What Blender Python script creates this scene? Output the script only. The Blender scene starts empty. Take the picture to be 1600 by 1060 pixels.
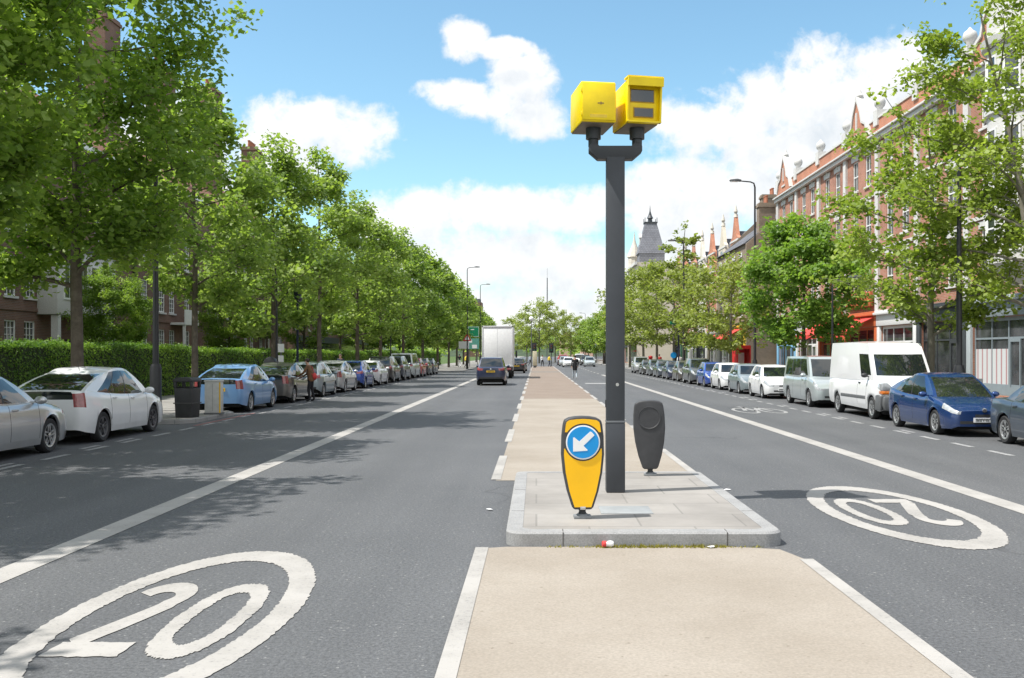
import bpy, bmesh, math, random
import numpy as np
from mathutils import Vector, Matrix
R = math.radians
PI = math.pi
S = bpy.context.scene
C = S.collection
rnd = random.Random(7)

# ------------------------------------------------------------------ materials
def nt(name):
    m = bpy.data.materials.new(name)
    m.use_nodes = True
    t = m.node_tree
    b = t.nodes['Principled BSDF']
    return m, t, b

def N(t, typ, **kw):
    n = t.nodes.new(typ)
    for k, v in kw.items():
        if k in n.inputs: n.inputs[k].default_value = v
        else: setattr(n, k, v)
    return n

def ramp(t, fac, stops):
    r = t.nodes.new('ShaderNodeValToRGB')
    e = r.color_ramp.elements
    while len(e) < len(stops): e.new(0.5)
    for i, (p, c) in enumerate(stops):
        e[i].position = p
        e[i].color = (c[0], c[1], c[2], 1) if hasattr(c, '__len__') else (c, c, c, 1)
    t.links.new(fac, r.inputs[0])
    return r.outputs[0]

def math_(t, op, a, b=None, c=None):
    n = t.nodes.new('ShaderNodeMath'); n.operation = op
    for i, v in enumerate((a, b, c)):
        if v is None: continue
        if isinstance(v, (int, float)): n.inputs[i].default_value = v
        else: t.links.new(v, n.inputs[i])
    return n.outputs[0]

def mix(t, fac, a, b, mode='MIX'):
    n = t.nodes.new('ShaderNodeMix'); n.data_type = 'RGBA'; n.blend_type = mode
    for sock, v in ((n.inputs[0], fac), (n.inputs[6], a), (n.inputs[7], b)):
        if isinstance(v, (int, float)): sock.default_value = v
        elif isinstance(v, (tuple, list)): sock.default_value = (v[0], v[1], v[2], 1)
        else: t.links.new(v, sock)
    return n.outputs[2]

def coords(t, kind='Object'):
    return t.nodes.new('ShaderNodeTexCoord').outputs[kind]

def noise(t, vec, scale, detail=4, rough=0.55, dist=0.0):
    n = t.nodes.new('ShaderNodeTexNoise')
    n.inputs['Scale'].default_value = scale; n.inputs['Detail'].default_value = detail
    n.inputs['Roughness'].default_value = rough; n.inputs['Distortion'].default_value = dist
    t.links.new(vec, n.inputs['Vector'])
    return n.outputs['Fac']

def bump(t, b, h, strength=0.3, dist=0.01):
    n = t.nodes.new('ShaderNodeBump')
    n.inputs['Strength'].default_value = strength; n.inputs['Distance'].default_value = dist
    t.links.new(h, n.inputs['Height']); t.links.new(n.outputs[0], b.inputs['Normal'])

def plain(name, col, rough=0.5, metal=0.0, spec=0.5, var=0.15, scale=6.0, coat=0.0):
    m, t, b = nt(name)
    v = noise(t, coords(t), scale, 5)
    lo = tuple(c * (1 - var) for c in col); hi = tuple(min(1, c * (1 + var)) for c in col)
    t.links.new(ramp(t, v, [(0.3, lo), (0.7, hi)]), b.inputs['Base Color'])
    b.inputs['Roughness'].default_value = rough; b.inputs['Metallic'].default_value = metal
    b.inputs['Specular IOR Level'].default_value = spec; b.inputs['Coat Weight'].default_value = coat
    b.inputs['Coat Roughness'].default_value = 0.05
    return m

def paint(name, col, metal=0.0, rough=0.35):
    m, t, b = nt(name)
    co = coords(t)
    z = t.nodes.new('ShaderNodeSeparateXYZ'); t.links.new(co, z.inputs[0])
    dirt = math_(t, 'MULTIPLY', noise(t, co, 3.5, 5), math_(t, 'SUBTRACT', 1.0, math_(t, 'MULTIPLY', z.outputs[2], 1.3)))
    f = math_(t, 'MAXIMUM', math_(t, 'MULTIPLY', dirt, 0.55), 0.0)
    t.links.new(mix(t, f, col, (0.16, 0.15, 0.13)), b.inputs['Base Color'])
    b.inputs['Metallic'].default_value = metal; b.inputs['Roughness'].default_value = rough
    b.inputs['Coat Weight'].default_value = 0.8; b.inputs['Coat Roughness'].default_value = 0.04
    return m

M = {}
# road
def asphalt():
    m, t, b = nt('asphalt')
    co = coords(t)
    big = noise(t, co, 0.22, 5, 0.6)
    mp = N(t, 'ShaderNodeMapping'); mp.inputs['Scale'].default_value = (1.1, 0.04, 1)
    t.links.new(co, mp.inputs['Vector'])
    streak = noise(t, mp.outputs[0], 1.0, 3)
    fine = noise(t, co, 34, 3, 0.7)
    vo = t.nodes.new('ShaderNodeTexVoronoi'); vo.inputs['Scale'].default_value = 65; t.links.new(co, vo.inputs['Vector'])
    c = ramp(t, math_(t, 'ADD', math_(t, 'MULTIPLY', big, 0.5), math_(t, 'MULTIPLY', streak, 0.5)), [(0.32, (0.080, 0.083, 0.088)), (0.68, (0.119, 0.122, 0.127))])
    c = mix(t, 0.75, c, ramp(t, fine, [(0.35, 0.55), (0.65, 1.3)]), 'MULTIPLY')
    c = mix(t, ramp(t, vo.outputs['Color'], [(0.90, 0.0), (0.93, 0.55)]), c, (0.30, 0.30, 0.29))
    st = noise(t, co, 0.55, 7, 0.75, 0.6)
    c = mix(t, ramp(t, st, [(0.60, 0.0), (0.72, 0.35)]), c, (0.062, 0.062, 0.062))
    cr = t.nodes.new('ShaderNodeTexVoronoi'); cr.feature = 'DISTANCE_TO_EDGE'; cr.inputs['Scale'].default_value = 0.16
    wv = t.nodes.new('ShaderNodeVectorMath'); wv.operation = 'ADD'
    nz = t.nodes.new('ShaderNodeTexNoise'); nz.inputs['Scale'].default_value = 1.3; nz.inputs['Detail'].default_value = 6
    t.links.new(co, nz.inputs['Vector']); t.links.new(co, wv.inputs[0]); t.links.new(nz.outputs['Color'], wv.inputs[1]); t.links.new(wv.outputs[0], cr.inputs['Vector'])
    crm = math_(t, 'MULTIPLY', ramp(t, cr.outputs['Distance'], [(0.0, 0.6), (0.006, 0.0)]), ramp(t, noise(t, co, 0.12, 2), [(0.5, 0.0), (0.6, 1.0)]))
    c = mix(t, crm, c, (0.03, 0.03, 0.03))
    t.links.new(c, b.inputs['Base Color'])
    b.inputs['Roughness'].default_value = 0.72; b.inputs['Specular IOR Level'].default_value = 0.35
    bump(t, b, vo.outputs['Distance'], 0.5, 0.006)
    return m
M['asphalt'] = asphalt()

def surf(name, col, col2, fine=60, big=0.8, speck=None, rough=0.85, bs=0.3):
    m, t, b = nt(name)
    co = coords(t)
    c = ramp(t, noise(t, co, big, 6, 0.65), [(0.3, col), (0.7, col2)])
    f = noise(t, co, fine, 3, 0.7)
    c = mix(t, 0.6, c, ramp(t, f, [(0.3, 0.72), (0.7, 1.2)]), 'MULTIPLY')
    if speck:
        c = mix(t, ramp(t, noise(t, co, fine * 0.35, 2), [(0.68, 0.0), (0.75, 0.6)]), c, speck)
    t.links.new(c, b.inputs['Base Color']); b.inputs['Roughness'].default_value = rough
    b.inputs['Specular IOR Level'].default_value = 0.25
    bump(t, b, f, bs, 0.004)
    return m
M['buff'] = surf('buff_surfacing', (0.262, 0.228, 0.188), (0.335, 0.300, 0.258), 45, 0.45, (0.15, 0.12, 0.09))
M['buff_pink'] = surf('buff_surfacing_worn', (0.205, 0.163, 0.132), (0.245, 0.20, 0.165), 40, 0.5, (0.14, 0.11, 0.09))
M['buff_grey'] = surf('buff_surfacing_patch', (0.17, 0.155, 0.14), (0.19, 0.175, 0.16), 40, 0.5)

def roadpaint():
    m, t, b = nt('road_paint')
    co = coords(t)
    w = noise(t, co, 1.1, 6, 0.7); f = noise(t, co, 30, 4, 0.75)
    c = ramp(t, w, [(0.25, (0.27, 0.258, 0.24)), (0.6, (0.37, 0.355, 0.335))])
    wear = ramp(t, math_(t, 'ADD', math_(t, 'MULTIPLY', f, 0.75), math_(t, 'MULTIPLY', w, 0.25)), [(0.33, 0.75), (0.46, 0.0)])
    c = mix(t, wear, c, (0.15, 0.15, 0.15))
    t.links.new(c, b.inputs['Base Color']); b.inputs['Roughness'].default_value = 0.75
    bump(t, b, f, 0.3, 0.003)
    return m
M['road_paint'] = roadpaint()
def wornpaint():
    m, t, b = nt('worn_road_paint')
    co = coords(t)
    f = noise(t, co, 9, 6, 0.8)
    t.links.new(ramp(t, f, [(0.36, (0.14, 0.14, 0.15)), (0.55, (0.33, 0.33, 0.325))]), b.inputs['Base Color'])
    b.inputs['Roughness'].default_value = 0.8
    return m
M['worn_paint'] = wornpaint()

def brick(name, c1, c2, mortar, sx=1.0, rough=0.85, bw=0.225, rh=0.075, ms=0.012, offset=0.5, xy=False):
    m, t, b = nt(name)
    co = coords(t)
    s = t.nodes.new('ShaderNodeSeparateXYZ'); t.links.new(co, s.inputs[0])
    cb = t.nodes.new('ShaderNodeCombineXYZ')
    if xy:
        t.links.new(s.outputs[0], cb.inputs[0]); t.links.new(s.outputs[1], cb.inputs[1])
    else:
        t.links.new(math_(t, 'ADD', s.outputs[0], s.outputs[1]), cb.inputs[0]); t.links.new(s.outputs[2], cb.inputs[1])
    br = t.nodes.new('ShaderNodeTexBrick')
    br.offset = offset
    br.inputs['Scale'].default_value = 1.0; br.inputs['Brick Width'].default_value = bw; br.inputs['Row Height'].default_value = rh
    br.inputs['Mortar Size'].default_value = ms; br.inputs['Mortar Smooth'].default_value = 0.2
    br.inputs['Color1'].default_value = (*c1, 1); br.inputs['Color2'].default_value = (*c2, 1); br.inputs['Mortar'].default_value = (*mortar, 1)
    t.links.new(cb.outputs[0], br.inputs['Vector'])
    w = noise(t, co, 0.7, 6, 0.65)
    c = mix(t, 0.8, br.outputs['Color'], ramp(t, w, [(0.3, 0.72), (0.7, 1.2)]), 'MULTIPLY')
    t.links.new(c, b.inputs['Base Color']); b.inputs['Roughness'].default_value = rough
    b.inputs['Specular IOR Level'].default_value = 0.2
    bump(t, b, br.outputs['Fac'], -0.3, 0.006)
    return m
M['brick_red'] = brick('red_brick', (0.37, 0.135, 0.080), (0.46, 0.18, 0.11), (0.33, 0.28, 0.24))
M['brick_orange'] = brick('orange_brick', (0.45, 0.14, 0.07), (0.52, 0.18, 0.09), (0.40, 0.30, 0.24))
M['brick_brown'] = brick('brown_brick', (0.16, 0.085, 0.06), (0.21, 0.11, 0.075), (0.20, 0.17, 0.15))
M['brick_stock'] = brick('stock_brick', (0.24, 0.185, 0.13), (0.29, 0.22, 0.16), (0.25, 0.22, 0.19))
M['slab'] = brick('paving_slab', (0.24, 0.23, 0.215), (0.29, 0.28, 0.26), (0.15, 0.14, 0.13), bw=0.75, rh=0.6, ms=0.012, xy=True)
M['island_slab'] = brick('island_slab', (0.27, 0.255, 0.238), (0.305, 0.29, 0.272), (0.22, 0.21, 0.197), bw=1.1, rh=0.8, ms=0.012, xy=True)
M['kerb'] = brick('kerb_stone', (0.25, 0.245, 0.24), (0.29, 0.285, 0.275), (0.12, 0.135, 0.13), bw=0.92, rh=2.0, ms=0.010, offset=0.0)
def granite():
    m, t, b = nt('granite_kerb')
    co = coords(t)
    f = noise(t, co, 70, 3, 0.8); w = noise(t, co, 2.5, 6, 0.7)
    c = ramp(t, w, [(0.3, (0.25, 0.25, 0.25)), (0.7, (0.34, 0.34, 0.34))])
    c = mix(t, 0.8, c, ramp(t, f, [(0.3, 0.6), (0.7, 1.2)]), 'MULTIPLY')
    t.links.new(c, b.inputs['Base Color']); b.inputs['Roughness'].default_value = 0.8
    bump(t, b, f, 0.4, 0.004)
    return m
M['granite'] = granite()
M['joint'] = plain('kerb_joint', (0.07, 0.065, 0.06), 0.9)
M['white_render'] = surf('white_stucco', (0.55, 0.54, 0.52), (0.63, 0.62, 0.60), 20, 0.6, None, 0.8, 0.1)
M['cream_render'] = surf('cream_stucco', (0.55, 0.49, 0.40), (0.62, 0.56, 0.47), 20, 0.6, None, 0.8, 0.1)
M['pink_render'] = surf('pink_stucco', (0.55, 0.36, 0.30), (0.6, 0.41, 0.34), 20, 0.6, None, 0.8, 0.1)
M['slate'] = brick('roof_slate', (0.12, 0.125, 0.14), (0.155, 0.16, 0.18), (0.07, 0.07, 0.08), bw=0.35, rh=0.22, ms=0.015)
M['turret_slate'] = brick('turret_slate', (0.19, 0.195, 0.225), (0.22, 0.225, 0.255), (0.10, 0.11, 0.12), bw=0.45, rh=0.3, ms=0.02)
M['roof_tile'] = brick('roof_tile', (0.20, 0.10, 0.07), (0.26, 0.13, 0.09), (0.1, 0.06, 0.05), bw=0.25, rh=0.2, ms=0.015)
M['terracotta'] = plain('terracotta', (0.36, 0.14, 0.08), 0.8)
M['stone'] = plain('pale_stone', (0.58, 0.54, 0.47), 0.85, scale=2)
M['white_wood'] = plain('white_painted_wood', (0.78, 0.78, 0.76), 0.45, var=0.05)
def winglass():
    m, t, b = nt('window_glass')
    co = coords(t)
    t.links.new(ramp(t, noise(t, co, 0.9, 3), [(0.35, (0.015, 0.018, 0.02)), (0.7, (0.09, 0.095, 0.10))]), b.inputs['Base Color'])
    b.inputs['Roughness'].default_value = 0.06; b.inputs['Specular IOR Level'].default_value = 0.7
    return m
M['glass'] = winglass()
def carglass():
    m, t, b = nt('car_glass')
    b.inputs['Base Color'].default_value = (0.012, 0.016, 0.017, 1)
    b.inputs['Roughness'].default_value = 0.03; b.inputs['Specular IOR Level'].default_value = 0.85
    b.inputs['IOR'].default_value = 1.6
    return m
M['car_glass'] = carglass()
M['black_metal'] = plain('black_painted_metal', (0.020, 0.021, 0.024), 0.45, var=0.2)
M['pole_grey'] = plain('dark_grey_paint', (0.042, 0.047, 0.055), 0.5, var=0.12, scale=3)
M['seam'] = plain('dark_gap', (0.012, 0.012, 0.012), 0.8)
M['rubber'] = plain('tyre_rubber', (0.022, 0.022, 0.023), 0.8)
M['black_plastic'] = plain('black_plastic', (0.028, 0.029, 0.031), 0.55)
M['grey_plastic'] = plain('grey_plastic', (0.11, 0.115, 0.12), 0.55)
M['bollard_grey'] = plain('bollard_grey', (0.045, 0.046, 0.05), 0.6, var=0.15, scale=9)
M['alloy'] = plain('wheel_alloy', (0.50, 0.51, 0.52), 0.35, 0.7)
M['dark_alloy'] = plain('dark_wheel_alloy', (0.13, 0.13, 0.14), 0.4, 0.5)
M['chrome'] = plain('chrome', (0.6, 0.6, 0.6), 0.2, 0.9)
M['yellow_paint'] = plain('yellow_camera_paint', (0.93, 0.68, 0.0), 0.4, var=0.09, scale=5)
M['yellow_face'] = plain('yellow_sign_face', (0.92, 0.50, 0.0), 0.4, var=0.05, scale=3)
M['sign_blue'] = plain('sign_blue', (0.0, 0.27, 0.66), 0.35, var=0.04)
M['sign_white'] = plain('sign_white', (0.80, 0.80, 0.80), 0.4, var=0.03)
M['sign_red'] = plain('sign_red', (0.6, 0.03, 0.03), 0.4, var=0.05)
M['sign_green'] = plain('sign_green', (0.0, 0.20, 0.09), 0.4, var=0.05)
M['plate_yellow'] = plain('plate_yellow', (0.80, 0.50, 0.02), 0.4, var=0.05)
M['plate_ink'] = plain('plate_ink', (0.02, 0.02, 0.02), 0.5)
def lampmat(name, col, rough=0.12):
    m, t, b = nt(name)
    vo = noise(t, coords(t), 14, 2)
    t.links.new(ramp(t, vo, [(0.35, tuple(c * .7 for c in col)), (0.65, col)]), b.inputs['Base Color'])
    b.inputs['Roughness'].default_value = rough; b.inputs['Coat Weight'].default_value = 1.0
    return m
M['tail_red'] = lampmat('tail_lamp_red', (0.33, 0.075, 0.08))
M['head_clear'] = lampmat('head_lamp_clear', (0.42, 0.44, 0.46))
M['amber'] = lampmat('amber_lens', (0.75, 0.20, 0.02))
M['skin'] = plain('skin', (0.50, 0.30, 0.22), 0.6, var=0.08)
M['hair'] = plain('dark_hair', (0.03, 0.02, 0.015), 0.6)
M['jacket_brown'] = plain('brown_jacket', (0.15, 0.075, 0.035), 0.85, var=0.25)
M['cloth_black'] = plain('black_cloth', (0.018, 0.018, 0.022), 0.9)
M['cloth_navy'] = plain('navy_cloth', (0.02, 0.025, 0.05), 0.9)
M['cloth_grey'] = plain('pale_blue_cloth', (0.40, 0.46, 0.52), 0.9)
M['cloth_white'] = plain('white_cloth', (0.68, 0.68, 0.68), 0.9)
M['cloth_yellow'] = plain('yellow_cloth', (0.70, 0.55, 0.05), 0.9)
M['cloth_red'] = plain('red_cloth', (0.55, 0.05, 0.05), 0.8)
M['bark'] = surf('bark', (0.085, 0.07, 0.055), (0.16, 0.135, 0.105), 14, 2.5, None, 0.9, 0.8)
M['bark_pale'] = surf('pale_bark', (0.13, 0.12, 0.095), (0.24, 0.22, 0.18), 9, 2.5, None, 0.9, 0.8)
M['lawn'] = surf('lawn', (0.05, 0.085, 0.02), (0.085, 0.13, 0.035), 30, 0.6, None, 0.95, 0.5)
M['ground'] = surf('far_ground', (0.10, 0.11, 0.07), (0.16, 0.16, 0.12), 3, 0.05, None, 0.95, 0.1)
M['hill'] = surf('wooded_hill', (0.035, 0.055, 0.03), (0.065, 0.09, 0.045), 0.2, 0.03, None, 0.95, 0.5)

def leafmat(name, dark, light, trans=0.35):
    m = bpy.data.materials.new(name); m.use_nodes = True
    t = m.node_tree; t.nodes.clear()
    out = t.nodes.new('ShaderNodeOutputMaterial')
    at = t.nodes.new('ShaderNodeAttribute'); at.attribute_name = 'tint'
    oi = t.nodes.new('ShaderNodeObjectInfo')
    f = math_(t, 'ADD', at.outputs['Fac'], math_(t, 'MULTIPLY', math_(t, 'SUBTRACT', oi.outputs['Random'], 0.5), 0.25))
    c = ramp(t, f, [(0.05, dark), (0.95, light)])
    p = t.nodes.new('ShaderNodeBsdfPrincipled'); p.inputs['Roughness'].default_value = 0.5
    p.inputs['Specular IOR Level'].default_value = 0.35
    t.links.new(c, p.inputs['Base Color'])
    tr = t.nodes.new('ShaderNodeBsdfTranslucent')
    t.links.new(mix(t, 1.0, c, (1.25, 1.35, 0.55), 'MULTIPLY'), tr.inputs['Color'])
    mx = t.nodes.new('ShaderNodeMixShader'); mx.inputs[0].default_value = trans
    t.links.new(p.outputs[0], mx.inputs[1]); t.links.new(tr.outputs[0], mx.inputs[2])
    t.links.new(mx.outputs[0], out.inputs[0])
    return m
M['leaf_maple'] = leafmat('maple_leaf', (0.135, 0.225, 0.045), (0.33, 0.44, 0.10), 0.55)
M['leaf_mid'] = leafmat('street_tree_leaf', (0.155, 0.245, 0.060), (0.35, 0.445, 0.13), 0.54)
M['leaf_plane'] = leafmat('plane_leaf', (0.16, 0.23, 0.040), (0.34, 0.42, 0.09), 0.48)
M['leaf_bright'] = leafmat('bright_leaf', (0.13, 0.235, 0.045), (0.30, 0.43, 0.10), 0.52)
M['leaf_olive'] = leafmat('olive_leaf', (0.175, 0.225, 0.055), (0.34, 0.39, 0.115), 0.46)
M['leaf_hedge'] = leafmat('hedge_leaf', (0.075, 0.160, 0.022), (0.23, 0.36, 0.055), 0.4)
M['hedge_core'] = plain('hedge_twigs', (0.022, 0.035, 0.012), 0.95)
M['weed'] = leafmat('weed_leaf', (0.20, 0.18, 0.03), (0.36, 0.33, 0.07), 0.3)

# ------------------------------------------------------------------ mesh builder
class MB:
    def __init__(s): s.v = []; s.f = []; s.mi = []
    def add(s, vs, fs, mi=0):
        o = len(s.v); s.v += [tuple(v) for v in vs]
        for f in fs: s.f.append(tuple(i + o for i in f)); s.mi.append(mi)
        return s
    def box(s, x0, x1, y0, y1, z0, z1, mi=0):
        return s.add([(x0,y0,z0),(x1,y0,z0),(x1,y1,z0),(x0,y1,z0),(x0,y0,z1),(x1,y0,z1),(x1,y1,z1),(x0,y1,z1)],
              [(0,3,2,1),(4,5,6,7),(0,1,5,4),(1,2,6,5),(2,3,7,6),(3,0,4,7)], mi)
    def taper(s, z0, z1, a, b, mi=0):   # a,b = (x0,x1,y0,y1)
        return s.add([(a[0],a[2],z0),(a[1],a[2],z0),(a[1],a[3],z0),(a[0],a[3],z0),(b[0],b[2],z1),(b[1],b[2],z1),(b[1],b[3],z1),(b[0],b[3],z1)],
              [(0,3,2,1),(4,5,6,7),(0,1,5,4),(1,2,6,5),(2,3,7,6),(3,0,4,7)], mi)
    def prism(s, pts, d0, d1, axis='y', mi=0):   # pts 2D; extruded along axis
        n = len(pts)
        def P(p, d):
            return {'y': (p[0], d, p[1]), 'z': (p[0], p[1], d), 'x': (d, p[0], p[1])}[axis]
        vs = [P(p, d0) for p in pts] + [P(p, d1) for p in pts]
        fs = [tuple(range(n)), tuple(range(2*n-1, n-1, -1))] + [(i, i+n, (i+1)%n+n, (i+1)%n) for i in range(n)]
        return s.add(vs, fs, mi)
    def tube(s, pts, rad, n=8, cap=True, mi=0):
        pts = [Vector(p) for p in pts]
        rads = rad if hasattr(rad, '__len__') else [rad]*len(pts)
        vs = []; fs = []
        up = None
        for i, p in enumerate(pts):
            d = (pts[min(i+1, len(pts)-1)] - pts[max(i-1, 0)]).normalized()
            if up is None or abs(d.dot(up)) > 0.98:
                up = Vector((1,0,0)) if abs(d.x) < 0.9 else Vector((0,1,0))
            a = d.cross(up).normalized(); b = a.cross(d).normalized(); up = b
            for k in range(n):
                t = 2*PI*k/n
                vs.append(p + (a*math.cos(t) + b*math.sin(t))*rads[i])
        for i in range(len(pts)-1):
            for k in range(n):
                fs.append((i*n+k, i*n+(k+1)%n, (i+1)*n+(k+1)%n, (i+1)*n+k))
        if cap: fs += [tuple(range(n-1,-1,-1)), tuple(range((len(pts)-1)*n, len(pts)*n))]
        return s.add(vs, fs, mi)
    def lathe(s, prof, n=24, axis='z', c=(0,0,0), mi=0, caps=True):
        vs = []; fs = []
        for (r, h) in prof:
            for k in range(n):
                t = 2*PI*k/n; a, b = r*math.cos(t), r*math.sin(t)
                vs.append({'z': (c[0]+a, c[1]+b, c[2]+h), 'y': (c[0]+a, c[1]+h, c[2]+b), 'x': (c[0]+h, c[1]+a, c[2]+b)}[axis])
        for i in range(len(prof)-1):
            for k in range(n):
                fs.append((i*n+k, i*n+(k+1)%n, (i+1)*n+(k+1)%n, (i+1)*n+k))
        if caps: fs += [tuple(range(n-1,-1,-1)), tuple(range((len(prof)-1)*n, len(prof)*n))]
        return s.add(vs, fs, mi)
    def sphere(s, c, r, n=12, m=8, mi=0):
        rx, ry, rz = r if hasattr(r, '__len__') else (r, r, r)
        vs = [(c[0], c[1], c[2]-rz)]; fs = []
        for i in range(1, m):
            p = -PI/2 + PI*i/m
            for k in range(n):
                t = 2*PI*k/n
                vs.append((c[0]+rx*math.cos(p)*math.cos(t), c[1]+ry*math.cos(p)*math.sin(t), c[2]+rz*math.sin(p)))
        vs.append((c[0], c[1], c[2]+rz)); L = len(vs)-1
        for k in range(n): fs.append((0, 1+(k+1)%n, 1+k)); fs.append((L, L-n+k, L-n+(k+1)%n))
        for i in range(m-2):
            for k in range(n):
                a = 1+i*n; fs.append((a+k, a+(k+1)%n, a+n+(k+1)%n, a+n+k))
        return s.add(vs, fs, mi)
    def rot(s, M4):
        s.v = [tuple(M4 @ Vector(v)) for v in s.v]; return s
    def mesh(s, name, mats, bevel=0, seg=2, smooth=None, merge=False, recalc=True):
        me = bpy.data.meshes.new(name)
        me.from_pydata(s.v, [], s.f)
        mats = mats if isinstance(mats, (list, tuple)) else [mats]
        for m in mats: me.materials.append(M[m] if isinstance(m, str) else m)
        me.polygons.foreach_set('material_index', s.mi)
        bm = bmesh.new(); bm.from_mesh(me)
        if merge: bmesh.ops.remove_doubles(bm, verts=bm.verts, dist=1e-4)
        if recalc: bmesh.ops.recalc_face_normals(bm, faces=bm.faces)
        if bevel:
            es = [e for e in bm.edges if len(e.link_faces) == 2 and e.calc_face_angle(0) > 0.5]
            bmesh.ops.bevel(bm, geom=es, offset=bevel, segments=seg, affect='EDGES', profile=0.5, clamp_overlap=True)
            if smooth is None: smooth = 40
        if smooth is not None:
            for f in bm.faces: f.smooth = True
            for e in bm.edges:
                e.smooth = not (len(e.link_faces) == 2 and e.calc_face_angle(0) > R(smooth))
        bm.to_mesh(me); bm.free()
        return me
    def build(s, name, mats, parent=None, **kw):
        me = s.mesh(name, mats, **kw)
        return link(name, me, parent)

def link(name, me, parent=None, loc=None):
    o = bpy.data.objects.new(name, me); C.objects.link(o)
    if parent is not None: o.parent = parent
    if loc is not None: o.location = loc
    return o

def tag(o, label=None, cat=None, group=None, kind=None):
    if label: o['label'] = label
    if cat: o['category'] = cat
    if group: o['group'] = group
    if kind: o['kind'] = kind
    return o

def thing(name, label, cat, loc=(0,0,0), rz=0, group=None):
    o = bpy.data.objects.new(name, None); C.objects.link(o)
    o.empty_display_size = 0.2
    o.location = loc; o.rotation_euler = (0, 0, rz)
    return tag(o, label, cat, group)

def struct(name, mb, mats, **kw):
    o = mb.build(name, mats, **kw); o['kind'] = 'structure'; return o

KIDS = {}
def copy_tree(o, parent=None):
    c = o.copy(); C.objects.link(c); c.parent = parent
    for ch in o.children: copy_tree(ch, c)
    return c
def setmat(o, m):
    s = o.material_slots[0]; s.link = 'OBJECT'; s.material = m

# ------------------------------------------------------------------ camera: eye 1.95 m up, looking straight down the road (+Y)
F, VU, VV, H = 1555.0, 838.0, 553.0, 1.95
cam = bpy.data.cameras.new('camera'); co = bpy.data.objects.new('camera', cam); C.objects.link(co)
co.location = (0, 0, H); co.rotation_euler = (PI/2, 0, 0)
cam.sensor_width = 36; cam.lens = 36*F/1600
cam.shift_x = (800-VU)/1600; cam.shift_y = (VV-530)/1600
cam.clip_start = 0.1; cam.clip_end = 8000
S.camera = co

# ------------------------------------------------------------------ light
SUN_EL, SUN_AZ = R(61), math.atan2(-2.28, -0.66)   # azimuth measured from +Y towards +X
sd = Vector((math.sin(SUN_AZ)*math.cos(SUN_EL), math.cos(SUN_AZ)*math.cos(SUN_EL), math.sin(SUN_EL)))
sl = bpy.data.lights.new('sun', 'SUN'); sl.energy = 3.0; sl.angle = R(0.53); sl.color = (1, 0.96, 0.90)
so = bpy.data.objects.new('sun', sl); C.objects.link(so); so.location = (-30, -10, 60)
so.rotation_euler = (-sd).to_track_quat('-Z', 'Y').to_euler()

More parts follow.
